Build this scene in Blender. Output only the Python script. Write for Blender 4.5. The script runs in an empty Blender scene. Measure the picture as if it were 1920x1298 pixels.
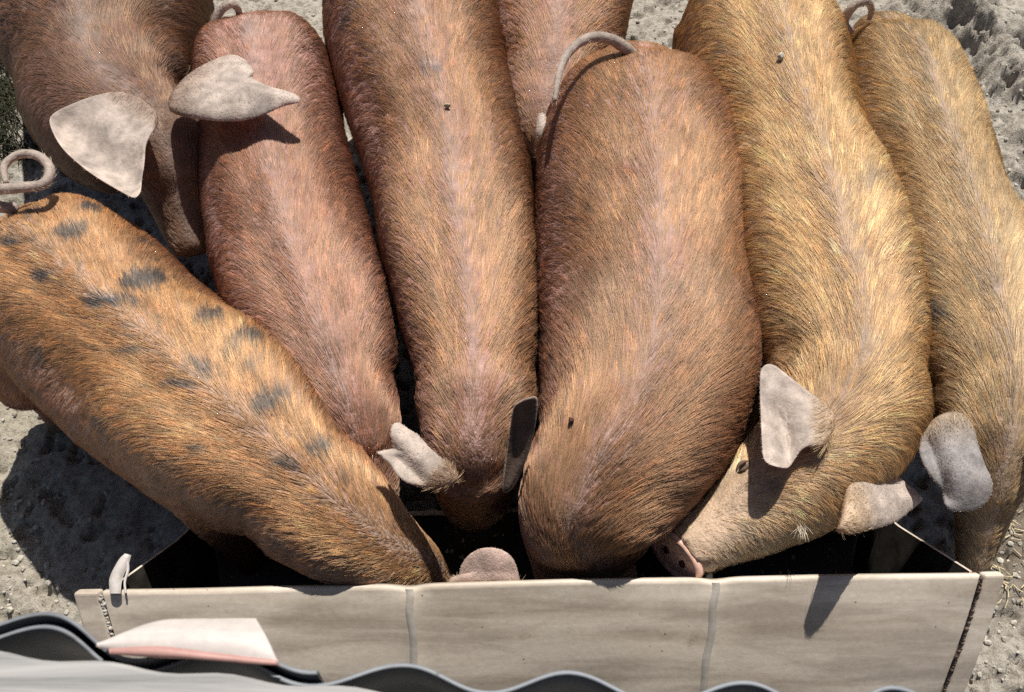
import bpy, bmesh, math
import numpy as np
from mathutils import Vector, Matrix, kdtree
from mathutils.bvhtree import BVHTree

# ------------------------------------------------------------------ camera, sky, sun
scene = bpy.context.scene
COL = scene.collection
R = math.radians
rng = np.random.default_rng(7)

CAM_H, PITCH, FPX = 1.60, R(55), 1870.0          # eye height, downward pitch, focal length in 1920-wide pixels
cd = bpy.data.cameras.new('camera'); cam = bpy.data.objects.new('camera', cd); COL.objects.link(cam)
cam.location = (0, 0, CAM_H); cam.rotation_euler = (R(90) - PITCH, 0, 0)
cd.sensor_width = 36; cd.lens = 36 * FPX / 1920; cd.clip_start = 0.02; cd.clip_end = 2000
cd.dof.use_dof = True; cd.dof.focus_distance = 1.6; cd.dof.aperture_fstop = 16.0
scene.camera = cam

SUN_EL, SUN_AZ = R(65), R(14)                    # sun behind the animals, to the right
w = bpy.data.worlds.new('World'); scene.world = w; w.use_nodes = True
wn = w.node_tree.nodes; wl = w.node_tree.links
sky = wn.new('ShaderNodeTexSky'); sky.sky_type = 'NISHITA'; sky.sun_disc = False
sky.sun_elevation = SUN_EL; sky.sun_rotation = SUN_AZ; sky.dust_density = 2.0; sky.air_density = 0.8
bg = wn['Background']; bg.inputs['Strength'].default_value = 0.05
wl.new(sky.outputs[0], bg.inputs['Color'])
sd = bpy.data.lights.new('sun', 'SUN'); sd.energy = 5.0; sd.angle = R(0.5); sd.color = (1, 0.94, 0.85)
sun = bpy.data.objects.new('sun', sd); COL.objects.link(sun)
SUNV = Vector((math.sin(SUN_AZ) * math.cos(SUN_EL), math.cos(SUN_AZ) * math.cos(SUN_EL), math.sin(SUN_EL)))
sun.rotation_euler = SUNV.to_track_quat('Z', 'Y').to_euler(); sun.location = (2, 4, 6)
vs = scene.view_settings
vs.view_transform = 'Standard'; vs.look = 'None'; vs.exposure = 0.28; vs.gamma = 1.0; vs.use_curve_mapping = False
cy = scene.cycles
cy.max_bounces = 8; cy.diffuse_bounces = 3; cy.glossy_bounces = 3; cy.transmission_bounces = 6; cy.transparent_max_bounces = 8
cy.sample_clamp_indirect = 2.0
cy.caustics_reflective = False; cy.caustics_refractive = False; cy.use_denoising = False
scene.cycles_curves.shape = 'RIBBONS'; scene.cycles_curves.subdivisions = 2

# ------------------------------------------------------------------ helpers
FW = np.array([0, math.cos(PITCH), -math.sin(PITCH)]); UPV = np.array([0, math.sin(PITCH), math.cos(PITCH)])
RT = np.array([1.0, 0, 0]); EYE = np.array([0, 0, CAM_H])

def ray(px, py):
    return FW * FPX + RT * (px - 960) + UPV * (649 - py)

def at(px, py, z):
    """Point in the place at height z that lies where the photograph shows (px, py)."""
    d = ray(px, py)
    return EYE + d * ((z - CAM_H) / d[2])

def depth(p):
    return float((np.asarray(p) - EYE) @ FW)

def hash3(ix, iy, iz, seed):
    h = (ix.astype(np.int64) * 374761393 + iy.astype(np.int64) * 668265263 + iz.astype(np.int64) * 2147483647 + seed * 974634533) & 0xFFFFFFFF
    h = ((h ^ (h >> 13)) * 1274126177) & 0xFFFFFFFF
    h = ((h ^ (h >> 16)) * 2246822519) & 0xFFFFFFFF
    return ((h ^ (h >> 15)) & 0xFFFFFF) / float(0xFFFFFF)

def vnoise(P, s=1.0, seed=0):
    P = np.asarray(P, float) * s
    i = np.floor(P).astype(np.int64); f = P - i; f = f * f * (3 - 2 * f)
    r = 0
    for a in (0, 1):
        for b in (0, 1):
            for c in (0, 1):
                wt = (f[:, 0] if a else 1 - f[:, 0]) * (f[:, 1] if b else 1 - f[:, 1]) * (f[:, 2] if c else 1 - f[:, 2])
                r = r + wt * hash3(i[:, 0] + a, i[:, 1] + b, i[:, 2] + c, seed)
    return r

def fbm(P, s, o=4, seed=0):
    r = 0; a = 0.5; n = 0
    for k in range(o):
        r = r + a * vnoise(P, s * 2 ** k, seed + k * 17); n += a; a *= 0.5
    return r / n

def smooth(e0, e1, x):
    t = np.clip((x - e0) / (e1 - e0), 0, 1); return t * t * (3 - 2 * t)

def catmull(P, n):
    P = np.asarray(P, float); m = len(P)
    seg = np.r_[0, np.cumsum(np.ones(m - 1))]
    t = np.linspace(0, m - 1, n); i = np.clip(t.astype(int), 0, m - 2); f = (t - i)[:, None]
    p0 = np.where((i > 0)[:, None], P[np.maximum(i - 1, 0)], 2 * P[0] - P[1])
    p3 = np.where((i < m - 2)[:, None], P[np.minimum(i + 2, m - 1)], 2 * P[-1] - P[-2])
    p1 = P[i]; p2 = P[i + 1]
    return 0.5 * (2 * p1 + (p2 - p0) * f + (2 * p0 - 5 * p1 + 4 * p2 - p3) * f ** 2 + (3 * p1 - p0 - 3 * p2 + p3) * f ** 3)

def link(o, parent=None):
    COL.objects.link(o)
    if parent is not None:
        o.parent = parent
    return o

def mesh_obj(name, V, F, mats, parent=None, sm=True, fm=None):
    me = bpy.data.meshes.new(name)
    me.from_pydata([tuple(map(float, v)) for v in V], [], [tuple(map(int, f)) for f in F])
    for m in (mats if isinstance(mats, (list, tuple)) else [mats]):
        me.materials.append(m)
    if fm is not None:
        me.polygons.foreach_set('material_index', np.asarray(fm, np.int32))
    me.polygons.foreach_set('use_smooth', np.full(len(me.polygons), sm))
    me.update()
    return link(bpy.data.objects.new(name, me), parent)

def tag(o, label=None, cat=None, group=None, kind=None):
    if label: o['label'] = label
    if cat: o['category'] = cat
    if group: o['group'] = group
    if kind: o['kind'] = kind
    return o

def empty(name, loc):
    e = bpy.data.objects.new(name, None); e.empty_display_size = 0.1; e.location = loc
    return link(e)

def set_col(me, name, C):
    a = me.attributes.new(name, 'FLOAT_COLOR', 'POINT')
    c = np.ones((len(C), 4), np.float32); c[:, :3] = C
    a.data.foreach_set('color', c.ravel())

# ------------------------------------------------------------------ materials
def nodemat(name):
    m = bpy.data.materials.new(name); m.use_nodes = True
    nt = m.node_tree; return m, nt.nodes, nt.links, nt.nodes['Principled BSDF']

def noise_node(N, L, scale, detail=6, rough=0.6, co=None, dist=0.0):
    n = N.new('ShaderNodeTexNoise'); n.inputs['Scale'].default_value = scale
    n.inputs['Detail'].default_value = detail; n.inputs['Roughness'].default_value = rough
    n.inputs['Distortion'].default_value = dist
    if co is not None: L.new(co, n.inputs['Vector'])
    return n

def ramp(N, L, src, stops):
    r = N.new('ShaderNodeValToRGB'); e = r.color_ramp.elements
    while len(e) < len(stops): e.new(0.5)
    for k, (p, c) in enumerate(stops):
        e[k].position = p; e[k].color = (*c, 1)
    L.new(src, r.inputs[0]); return r

def mix(N, L, fac, a, b, mode='MIX'):
    m = N.new('ShaderNodeMix'); m.data_type = 'RGBA'; m.blend_type = mode
    for sock, v in ((m.inputs[0], fac), (m.inputs[6], a), (m.inputs[7], b)):
        if hasattr(v, 'is_linked'): L.new(v, sock)
        elif isinstance(v, (int, float)): sock.default_value = v
        else: sock.default_value = (*v, 1)
    return m.outputs[2]

def bump(N, L, P, h, strength, dist):
    b = N.new('ShaderNodeBump'); b.inputs['Strength'].default_value = strength; b.inputs['Distance'].default_value = dist
    L.new(h, b.inputs['Height']); L.new(b.outputs[0], P.inputs['Normal']); return b

def mat_attr_skin(name, attr, rough=0.55, bscale=260, bs=0.5, sss=0.0, trans=0.0):
    m, N, L, P = nodemat(name)
    a = N.new('ShaderNodeAttribute'); a.attribute_name = attr
    co = N.new('ShaderNodeTexCoord').outputs['Object']
    n1 = noise_node(N, L, 45, 5, 0.6, co); n2 = noise_node(N, L, bscale, 4, 0.6, co)
    v = ramp(N, L, n1.outputs[0], [(0.3, (0.62, 0.62, 0.62)), (0.7, (1.2, 1.2, 1.2))])
    c = mix(N, L, 1.0, a.outputs['Color'], v.outputs[0], 'MULTIPLY')
    L.new(c, P.inputs['Base Color']); P.inputs['Roughness'].default_value = rough
    P.inputs['Specular IOR Level'].default_value = 0.3
    if sss: 
        P.inputs['Subsurface Weight'].default_value = sss; P.inputs['Subsurface Radius'].default_value = (0.006, 0.003, 0.002); P.inputs['Subsurface Scale'].default_value = 0.6
    bump(N, L, P, n2.outputs[0], bs, 0.004)
    if trans:
        t = N.new('ShaderNodeBsdfTranslucent'); L.new(mix(N, L, 1.0, c, (1.0, 0.62, 0.5), 'MULTIPLY'), t.inputs[0])
        mx = N.new('ShaderNodeMixShader'); mx.inputs[0].default_value = trans
        L.new(P.outputs[0], mx.inputs[1]); L.new(t.outputs[0], mx.inputs[2])
        L.new(mx.outputs[0], N['Material Output'].inputs['Surface'])
    return m

M_SKIN = mat_attr_skin('pig_skin', 'skin_color', 0.6, 220, 0.6)
M_EAR = mat_attr_skin('ear_skin', 'skin_color', 0.65, 160, 0.35, trans=0.34)

def mat_hair():
    m = bpy.data.materials.new('bristle'); m.use_nodes = True
    N, L = m.node_tree.nodes, m.node_tree.links; N.remove(N['Principled BSDF'])
    a = N.new('ShaderNodeAttribute'); a.attribute_name = 'hair_color'
    i = N.new('ShaderNodeHairInfo')
    r = ramp(N, L, i.outputs['Intercept'], [(0.0, (0.36, 0.30, 0.27)), (0.42, (0.90, 0.88, 0.86)), (1.0, (1.18, 1.15, 1.08))])  # self-shadow painted into the bristle roots, tips paler
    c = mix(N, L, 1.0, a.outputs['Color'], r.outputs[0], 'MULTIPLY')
    d = N.new('ShaderNodeBsdfDiffuse'); L.new(c, d.inputs['Color'])
    h = N.new('ShaderNodeBsdfHair'); h.component = 'Reflection'
    h.inputs['RoughnessU'].default_value = 0.24; h.inputs['RoughnessV'].default_value = 0.6
    L.new(mix(N, L, 0.30, c, (1.0, 0.86, 0.66)), h.inputs['Color'])
    mx = N.new('ShaderNodeMixShader'); mx.inputs[0].default_value = 0.45
    L.new(d.outputs[0], mx.inputs[1]); L.new(h.outputs[0], mx.inputs[2])
    L.new(mx.outputs[0], N['Material Output'].inputs['Surface'])
    return m
M_HAIR = mat_hair()

def mat_ground():
    m, N, L, P = nodemat('dry_dirt')
    co = N.new('ShaderNodeTexCoord').outputs['Object']
    a = N.new('ShaderNodeAttribute'); a.attribute_name = 'dirt_shade_tint'
    n1 = noise_node(N, L, 9, 8, 0.65, co); n2 = noise_node(N, L, 70, 8, 0.7, co); n3 = noise_node(N, L, 260, 5, 0.7, co)
    c1 = ramp(N, L, n1.outputs[0], [(0.3, (0.37, 0.342, 0.297)), (0.7, (0.53, 0.495, 0.437))])
    c2 = ramp(N, L, n2.outputs[0], [(0.32, (0.45, 0.43, 0.40)), (0.55, (1, 1, 1)), (0.8, (1.12, 1.1, 1.08))])
    c = mix(N, L, 1.0, c1.outputs[0], c2.outputs[0], 'MULTIPLY')
    c = mix(N, L, 1.0, c, a.outputs['Color'], 'MULTIPLY')
    L.new(c, P.inputs['Base Color']); P.inputs['Roughness'].default_value = 0.95; P.inputs['Specular IOR Level'].default_value = 0.1
    add = N.new('ShaderNodeMath'); add.operation = 'ADD'; L.new(n2.outputs[0], add.inputs[0]); L.new(n3.outputs[0], add.inputs[1])
    bump(N, L, P, add.outputs[0], 0.9, 0.006)
    return m
M_GROUND = mat_ground()

def mat_trough(name, base, dark):
    m, N, L, P = nodemat(name)
    co = N.new('ShaderNodeTexCoord').outputs['Object']
    mp = N.new('ShaderNodeMapping'); mp.inputs['Scale'].default_value = (1.2, 6, 6); L.new(co, mp.inputs[0])
    n1 = noise_node(N, L, 3.2, 7, 0.6, mp.outputs[0], 0.4); n2 = noise_node(N, L, 120, 6, 0.7, co); n3 = noise_node(N, L, 14, 8, 0.7, co)
    c1 = ramp(N, L, n1.outputs[0], [(0.40, dark), (0.58, base)])
    c2 = ramp(N, L, n2.outputs[0], [(0.3, (0.88, 0.875, 0.865)), (0.65, (1.03, 1.03, 1.03))])
    c = mix(N, L, 1.0, c1.outputs[0], c2.outputs[0], 'MULTIPLY')
    c3 = ramp(N, L, n3.outputs[0], [(0.62, (1, 1, 1)), (0.74, (0.62, 0.55, 0.46))])
    c = mix(N, L, 0.8, c, c3.outputs[0], 'MULTIPLY')
    mp2 = N.new('ShaderNodeMapping'); mp2.inputs['Scale'].default_value = (0.7, 11, 11); L.new(co, mp2.inputs[0])
    n4 = noise_node(N, L, 2.2, 4, 0.55, mp2.outputs[0], 0.8)
    c4 = ramp(N, L, n4.outputs[0], [(0.34, (0.84, 0.81, 0.77)), (0.52, (1, 1, 1)), (0.68, (1.08, 1.08, 1.08))])
    c = mix(N, L, 0.9, c, c4.outputs[0], 'MULTIPLY')
    vo = N.new('ShaderNodeTexVoronoi'); vo.inputs['Scale'].default_value = 55; vo.inputs['Randomness'].default_value = 1; L.new(co, vo.inputs['Vector'])
    c5 = ramp(N, L, vo.outputs['Distance'], [(0.05, (0.35, 0.30, 0.25)), (0.10, (1, 1, 1))])
    n6 = noise_node(N, L, 7, 3, 0.5, co); f6 = ramp(N, L, n6.outputs[0], [(0.52, (0, 0, 0)), (0.62, (1, 1, 1))])
    c = mix(N, L, f6.outputs[0], c, mix(N, L, 1.0, c, c5.outputs[0], 'MULTIPLY'))
    L.new(c, P.inputs['Base Color']); P.inputs['Roughness'].default_value = 0.5; P.inputs['Specular IOR Level'].default_value = 0.4
    bump(N, L, P, n2.outputs[0], 0.14, 0.002)
    return m
M_TROUGH = mat_trough('weathered_plastic', (0.67, 0.595, 0.505), (0.44, 0.38, 0.315))
M_JOINT = mat_trough('dirty_joint', (0.50, 0.465, 0.42), (0.38, 0.355, 0.32))
M_INNER_SHADE = mat_trough('trough_inner_shade', (0.055, 0.05, 0.043), (0.022, 0.02, 0.018))  # deep shade inside the trough, painted as a near-black surface colour
M_RUST = mat_trough('rust_seam', (0.10, 0.065, 0.05), (0.05, 0.035, 0.03))
M_SHEETFACE = mat_trough('blue_grey_sheet', (0.05, 0.058, 0.072), (0.018, 0.022, 0.028))
M_SHEETEDGE = mat_trough('worn_sheet_edge', (0.21, 0.23, 0.26), (0.09, 0.10, 0.12))
M_WHITE = mat_trough('white_film', (0.60, 0.575, 0.56), (0.48, 0.44, 0.42))
M_PINK = mat_trough('pink_film', (0.46, 0.30, 0.275), (0.40, 0.22, 0.20))

def mat_wood():
    m, N, L, P = nodemat('grey_board')
    co = N.new('ShaderNodeTexCoord').outputs['Object']
    mp = N.new('ShaderNodeMapping'); mp.inputs['Scale'].default_value = (1.5, 40, 40); L.new(co, mp.inputs[0])
    n1 = noise_node(N, L, 3, 8, 0.65, mp.outputs[0], 0.6); n2 = noise_node(N, L, 30, 5, 0.6, co)
    c1 = ramp(N, L, n1.outputs[0], [(0.3, (0.17, 0.17, 0.17)), (0.65, (0.36, 0.355, 0.35))])
    L.new(c1.outputs[0], P.inputs['Base Color']); P.inputs['Roughness'].default_value = 0.85
    bump(N, L, P, n1.outputs[0], 0.4, 0.003)
    return m
M_WOOD = mat_wood()

def mat_flat(name, c, rough=0.6, spec=0.3):
    m, N, L, P = nodemat(name)
    co = N.new('ShaderNodeTexCoord').outputs['Object']
    n = noise_node(N, L, 90, 5, 0.6, co)
    r = ramp(N, L, n.outputs[0], [(0.3, tuple(x * 0.65 for x in c)), (0.7, tuple(min(1, x * 1.15) for x in c))])
    L.new(r.outputs[0], P.inputs['Base Color']); P.inputs['Roughness'].default_value = rough; P.inputs['Specular IOR Level'].default_value = spec
    return m
M_EYE = mat_flat('dark_eye', (0.02, 0.014, 0.01), 0.15, 0.6)
M_CRUMB = mat_flat('dirt_crumb', (0.50, 0.47, 0.41), 0.95, 0.1)
M_STRAW = mat_flat('straw', (0.55, 0.46, 0.30), 0.8, 0.2)
M_GRASS = mat_flat('dull_grass', (0.035, 0.036, 0.02), 0.7, 0.2)
M_NOSE = mat_flat('wet_nose', (0.92, 0.56, 0.44), 0.42, 0.4)
M_NOSTRIL = mat_flat('nostril_dark', (0.06, 0.02, 0.018), 0.6, 0.2)

# ------------------------------------------------------------------ ground: one sheet to the horizon
def axis(lo, hi, step, far):
    c = np.arange(lo, hi + 1e-6, step)
    g = []; d = step; x = hi
    while x < far:
        d *= 1.35; x += d; g.append(x)
    g = np.array(g)
    return np.r_[(lo + hi) - g[::-1], c, g]
LUMPS = [(1850, 70, .14, .07), (1775, 60, .10, .045), (1900, 150, .10, .075), (1840, 175, .055, .03), (1735, 20, .11, .035), (1905, 330, .05, .03), (1910, 260, .045, .03),
         (1915, 430, .05, .03), (1760, 130, .05, .02), (1690, 15, .05, .02), (1860, 20, .05, .03), (20, 700, .05, .012), (40, 900, .04, .01), (1910, 1260, .05, .015)]
def ground_h(P):
    h = 0.016 * (fbm(P, 6, 4, 3) - .5) + 0.015 * (fbm(P, 28, 4, 11) - .5)
    n = fbm(P, 62, 3, 31); h += 0.008 * np.clip(n - .5, 0, 1) - 0.016 * smooth(.58, .72, fbm(P, 40, 3, 77))
    for px, py, r, hh in LUMPS:
        c = at(px, py, 0); dd = np.hypot(P[:, 0] - c[0], P[:, 1] - c[1]) / r
        k = fbm(P, 22, 4, int(px)) 
        b = np.clip(1 - dd + (k - .5) * 1.0, 0, 1)
        h += hh * 1.15 * smooth(0, .7, b) * (.8 + .4 * (fbm(P, 13, 3, 5) - .3))
    rough = smooth(.55, .9, P[:, 0]) * smooth(.9, 1.4, P[:, 1])
    h += rough * (0.03 * (fbm(P, 9, 4, 51) - .5))
    fade = 1 - smooth(3, 9, np.hypot(P[:, 0], P[:, 1] - 1))
    return h * fade - 0.004
xs = axis(-1.45, 1.6, 0.0048, 700); ys = axis(0.1, 2.9, 0.0055, 700)
GX, GY = np.meshgrid(xs, ys); P = np.c_[GX.ravel(), GY.ravel(), np.zeros(GX.size)]
P[:, 2] = ground_h(P)
nx, ny = len(xs), len(ys)
idx = np.arange(nx * ny).reshape(ny, nx)
F = np.c_[idx[:-1, :-1].ravel(), idx[:-1, 1:].ravel(), idx[1:, 1:].ravel(), idx[1:, :-1].ravel()]
me = bpy.data.meshes.new('ground')
me.vertices.add(len(P)); me.vertices.foreach_set('co', P.ravel())
me.loops.add(F.size); me.loops.foreach_set('vertex_index', F.ravel())
me.polygons.add(len(F)); me.polygons.foreach_set('loop_start', np.arange(0, F.size, 4)); me.polygons.foreach_set('loop_total', np.full(len(F), 4))
me.update(calc_edges=True); me.polygons.foreach_set('use_smooth', np.full(len(F), True)); me.materials.append(M_GROUND)
tint = np.ones((len(P), 3))
gl = at(10, 230, 0); k = smooth(.30, .05, np.hypot(P[:, 0] - gl[0], (P[:, 1] - gl[1]) * .7))[:, None] * smooth(.35, .55, fbm(P, 14, 4, 9))[:, None]
tint = tint * (1 - k) + k * np.array([.34, .34, .24])
gr = at(1890, 1000, 0); k = smooth(.2, .04, np.hypot(P[:, 0] - gr[0], P[:, 1] - gr[1]))[:, None]
tint = tint * (1 - k) + k * np.array([.5, .46, .42])  # cast shadow beside the right trough end, painted into the ground tint
gb = at(40, 800, 0); k = smooth(.6, .1, np.hypot(P[:, 0] - gb[0], P[:, 1] - gb[1]))[:, None]
tint = tint * (1 - k) + k * np.array([1, .99, .92])
set_col(me, 'dirt_shade_tint', tint)
ground = link(bpy.data.objects.new('ground', me)); tag(ground, kind='structure')

def blob(c, r, seed, sub=2):
    bm = bmesh.new(); bmesh.ops.create_icosphere(bm, subdivisions=sub, radius=1)
    V = np.array([v.co[:] for v in bm.verts]); Fc = [[v.index for v in f.verts] for f in bm.faces]; bm.free()
    V = V * (0.65 + 0.75 * fbm(V + seed * 3.7, 1.3, 3, seed))[:, None]
    q = np.random.default_rng(seed).uniform(.6, 1.25, 3); V = V * q * r
    return V + np.asarray(c), Fc

def joined(pieces):
    Vs, Fs, o = [], [], 0
    for V, Fc in pieces:
        Vs.append(V); Fs += [[i + o for i in f] for f in Fc]; o += len(V)
    return np.vstack(Vs), Fs

# loose crumbs of dirt
pc = []
spots = [(0, 120, 650, 1298, 330), (1180, 1300, 0, 110, 90), (1560, 1920, 0, 200, 420), (1830, 1920, 150, 560, 330), (380, 620, 0, 90, 130), (1820, 1920, 900, 1298, 330), (0, 200, 900, 1200, 150)]
s = 0
for x0, x1, y0, y1, n in spots:
    for _ in range(n):
        p = at(rng.uniform(x0, x1), rng.uniform(y0, y1), 0)
        r = 0.0011 + 0.0055 * rng.random() ** 6
        p[2] = ground_h(p[None])[0] + r * .35; s += 1
        pc.append(blob(p, r, s, 1))
V, Fc = joined(pc)
o = mesh_obj('dirt_crumbs', V, Fc, M_CRUMB, sm=False); tag(o, 'loose dry crumbs of dirt scattered over the bare ground', 'dirt crumbs', kind='stuff')

# straw bits on soil with a painted shadow beside the trough, dull grass at the left edge
pc = []
for k in range(70):
    p = at(rng.uniform(1845, 1920), rng.uniform(930, 1140), 0)
    L_ = rng.uniform(.003, .009); a = rng.uniform(0, 6.28); d = np.array([math.cos(a), math.sin(a), 0]) * L_
    q = np.array([-d[1], d[0], 0]) / L_ * .0008
    z = ground_h(p[None])[0] + .004
    b = np.array([p - d - q, p - d + q, p + d + q, p + d - q]); b[:, 2] = z + np.array([0, 0, .003, .003])
    t = b.copy(); t[:, 2] += .0015
    pc.append((np.vstack([b, t]), [[0, 1, 2, 3], [7, 6, 5, 4], [0, 4, 5, 1], [1, 5, 6, 2], [2, 6, 7, 3], [3, 7, 4, 0]]))
V, Fc = joined(pc); o = mesh_obj('straw_bits', V, Fc, M_STRAW, sm=False); tag(o, 'pale chopped straw bits on shade-toned soil beside the trough', 'straw', kind='stuff')
pc = []
for k in range(900):
    p = at(rng.normal(8, 34), rng.uniform(90, 300), 0); p[2] = ground_h(p[None])[0]
    hgt = rng.uniform(.015, .05); a = rng.uniform(0, 6.28); ln = np.array([math.cos(a), math.sin(a), 0])
    sd_ = np.array([-ln[1], ln[0], 0]) * .0016
    m_ = p + ln * hgt * .3 + [0, 0, hgt * .7]; t_ = p + ln * hgt * .9 + [0, 0, hgt * .85]
    pc.append((np.array([p - sd_, p + sd_, m_ + sd_ * .8, m_ - sd_ * .8, t_]), [[0, 1, 2, 3], [3, 2, 4]]))
V, Fc = joined(pc); o = mesh_obj('grass', V, Fc, M_GRASS); tag(o, 'dull green grass and weeds at the shaded edge of the pen', 'grass', kind='stuff')

# ------------------------------------------------------------------ feed trough
def prism_profile(prof, x0, x1, shift0=0, shift1=0):
    """Closed profile [(y, z)] swept from x0 to x1."""
    n = len(prof)
    V = [(x0, y + shift0, z) for y, z in prof] + [(x1, y + shift1, z) for y, z in prof]
    Fc = [[i, (i + 1) % n, n + (i + 1) % n, n + i] for i in range(n)] + [list(range(n))[::-1], list(range(n, 2 * n))]
    return np.array(V), Fc

TZ = 0.30
TL = at(138, 1110, TZ); TR = at(1884, 1076, TZ)
tx0, tx1 = TL[0], TR[0]
def rim_y(x):
    return TL[1] + (TR[1] - TL[1]) * (x - tx0) / (tx1 - tx0)
JL, JR = at(186, 1108, TZ)[0], at(1845, 1077, TZ)[0]
SEAMS = [at(765, 1108, TZ)[0], at(1345, 1102, TZ)[0]]
trough = empty('feed_trough', (0, (TL[1] + TR[1]) / 2 + .05, 0))
tag(trough, 'long beige weathered feed trough with two raised seams the pigs eat from', 'feed trough')
def taper(V):
    V = np.array(V, float); xc = (tx0 + tx1) / 2; V[:, 0] = xc + (V[:, 0] - xc) * (1 - .42 * np.clip(.30 - V[:, 2], 0, .3)); return V
def wpar(o, p):
    o.parent = p; o.matrix_parent_inverse = p.matrix_basis.inverted(); return o
# outer skin: rim, bulging front, under side, low lip on the animals' side  (y offset from the rim, z)
OUT = [(0, .30), (-.024, .276), (-.064, .232), (-.102, .186), (-.134, .142), (-.150, .10), (-.135, .06), (-.10, .028), (-.04, .012), (.04, .010), (.11, .02), (.16, .05), (.185, .09), (.195, .125)]
OUT = catmull(np.array(OUT), 60)
nrm = np.gradient(OUT, axis=0); nrm = np.c_[nrm[:, 1], -nrm[:, 0]]; nrm /= np.linalg.norm(nrm, axis=1)[:, None]
TH = 0.009
if nrm[20][0] < 0: nrm = -nrm          # point inwards
INN = OUT + nrm * TH
def rim_dip(x):
    return -sum(.0075 * np.exp(-((x - s_) / .022) ** 2) for s_ in SEAMS)
def sag_at(x):
    return .0022 * math.sin(x * 5.2 + .6) + .0012 * math.sin(x * 17)
def wob_at(x):
    return .003 * math.sin(x * 9 + 1) + .002 * math.sin(x * 23)
def shell(x0, x1, nxx):
    X = np.linspace(x0, x1, nxx); V = []; m_ = len(OUT)
    for x in X:
        ry = rim_y(x); t = np.linspace(0, 1, m_)
        rib = 0.0
        for s_ in SEAMS:
            rib += .0035 * math.exp(-((x - s_) / .012) ** 2)
        wob = .003 * math.sin(x * 9 + 1) + .002 * math.sin(x * 23); sag = .0022 * math.sin(x * 5.2 + .6) + .0012 * math.sin(x * 17)
        for prof, sgn in ((OUT, 1), (INN, 0)):
            for q, (y, z) in enumerate(prof):
                dip = rim_dip(x) * math.exp(-q / 4)
                V.append((x, y + ry - nrm[q][0] * rib * sgn + wob * min(1, q / 12), z + dip + sag * math.exp(-q / 14) - nrm[q][1] * rib * sgn))
    V = np.array(V).reshape(nxx, 2 * m_, 3)
    I = np.arange(nxx * 2 * m_).reshape(nxx, 2 * m_); Fc = []
    for a in range(nxx - 1):
        for q in range(m_ - 1):
            Fc.append([I[a, q], I[a + 1, q], I[a + 1, q + 1], I[a, q + 1]])
            Fc.append([I[a, m_ + q], I[a, m_ + q + 1], I[a + 1, m_ + q + 1], I[a + 1, m_ + q]])
        for q in (0, m_ - 1):
            Fc.append([I[a, q], I[a, m_ + q], I[a + 1, m_ + q], I[a + 1, q]])
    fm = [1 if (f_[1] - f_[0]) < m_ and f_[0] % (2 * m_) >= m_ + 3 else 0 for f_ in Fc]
    return V.reshape(-1, 3), Fc, fm
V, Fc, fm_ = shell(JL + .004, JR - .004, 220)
wpar(mesh_obj('basin', taper(V), Fc, [M_TROUGH, M_INNER_SHADE], fm=fm_), trough)
for x0, x1, nm in ((tx0, JL, 'end_cap'), (JR, tx1, 'end_cap')):
    q1 = 46
    prof = [tuple(OUT[q] - nrm[q] * .0035) for q in range(q1)] + [tuple(OUT[q] + nrm[q] * .012) for q in range(q1 - 1, -1, -1)]
    V, Fc = prism_profile(prof, x0, x1, rim_y(x0), rim_y(x1))
    o = mesh_obj(nm, taper(V), Fc, M_TROUGH, sm=False)
    bv = o.modifiers.new('bevel', 'BEVEL'); bv.width = .004; bv.segments = 3; bv.limit_method = 'ANGLE'
    wpar(o, trough)
    xp = x1 + .012 if x0 == tx0 else x0 - .014
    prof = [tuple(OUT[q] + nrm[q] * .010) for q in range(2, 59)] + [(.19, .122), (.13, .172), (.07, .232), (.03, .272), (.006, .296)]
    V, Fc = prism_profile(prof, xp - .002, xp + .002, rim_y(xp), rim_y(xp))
    wpar(mesh_obj('end_plate', taper(V), Fc, [M_TROUGH, M_INNER_SHADE], sm=False, fm=[0] * (len(Fc) - 2) + [1, 1]), trough)
    # joint between cap and basin
    xj = x1 if x0 == tx0 else x0
    sg = -1 if x0 == tx0 else 1
    pcs = []
    pts = catmull(OUT[1:36], 105)
    for q, (y, z) in enumerate(pts):
        r = (.0030 if sg < 0 else .0024) * (0.5 + .8 * rng.random())
        pcs.append(blob((xj - sg * .001 + rng.normal(0, .0009), y + rim_y(xj), z), r, 900 + q + (50 if sg > 0 else 0), 2))
    V, Fc = joined(pcs)
    o = mesh_obj('joint_seal', taper(V), Fc, M_JOINT if sg < 0 else M_RUST); wpar(o, trough)
for s_ in SEAMS:
    V = []; nq = 40
    for q in range(nq):
        y, z = OUT[q]; ny_, nz_ = nrm[q]
        for dx, ou in ((-.0075, -.001), (-.004, .0034), (.004, .0034), (.0075, -.001)):
            V.append((s_ + dx + .0012 * math.sin(q), y + rim_y(s_) + wob_at(s_) * min(1, q / 12) - ny_ * (ou + .0016), z - nz_ * (ou + .0016) + rim_dip(s_) * math.exp(-q / 4) + sag_at(s_) * math.exp(-q / 14)))
    Fc = [[4 * q + k, 4 * q + k + 1, 4 * q + k + 5, 4 * q + k + 4] for q in range(nq - 1) for k in range(3)]
    o = mesh_obj('seam', taper(V), Fc, M_JOINT); wpar(o, trough)

pcs = []
for k in range(420):
    x = rng.uniform(JL + .04, JR - .04); q = int(rng.uniform(30, 59)); yq, zq = INN[q]
    pcs.append(blob((x, yq + rim_y(x) + nrm[q][0] * .002, zq + nrm[q][1] * .002 + .002), .0012 + .004 * rng.random() ** 3, 4000 + k, 1))
V, Fc = joined(pcs); o = mesh_obj('feed_crumbs', taper(V), Fc, M_STRAW, sm=False); tag(o, 'pale crumbs of dry feed left inside the dark trough', 'feed', kind='stuff')

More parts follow.
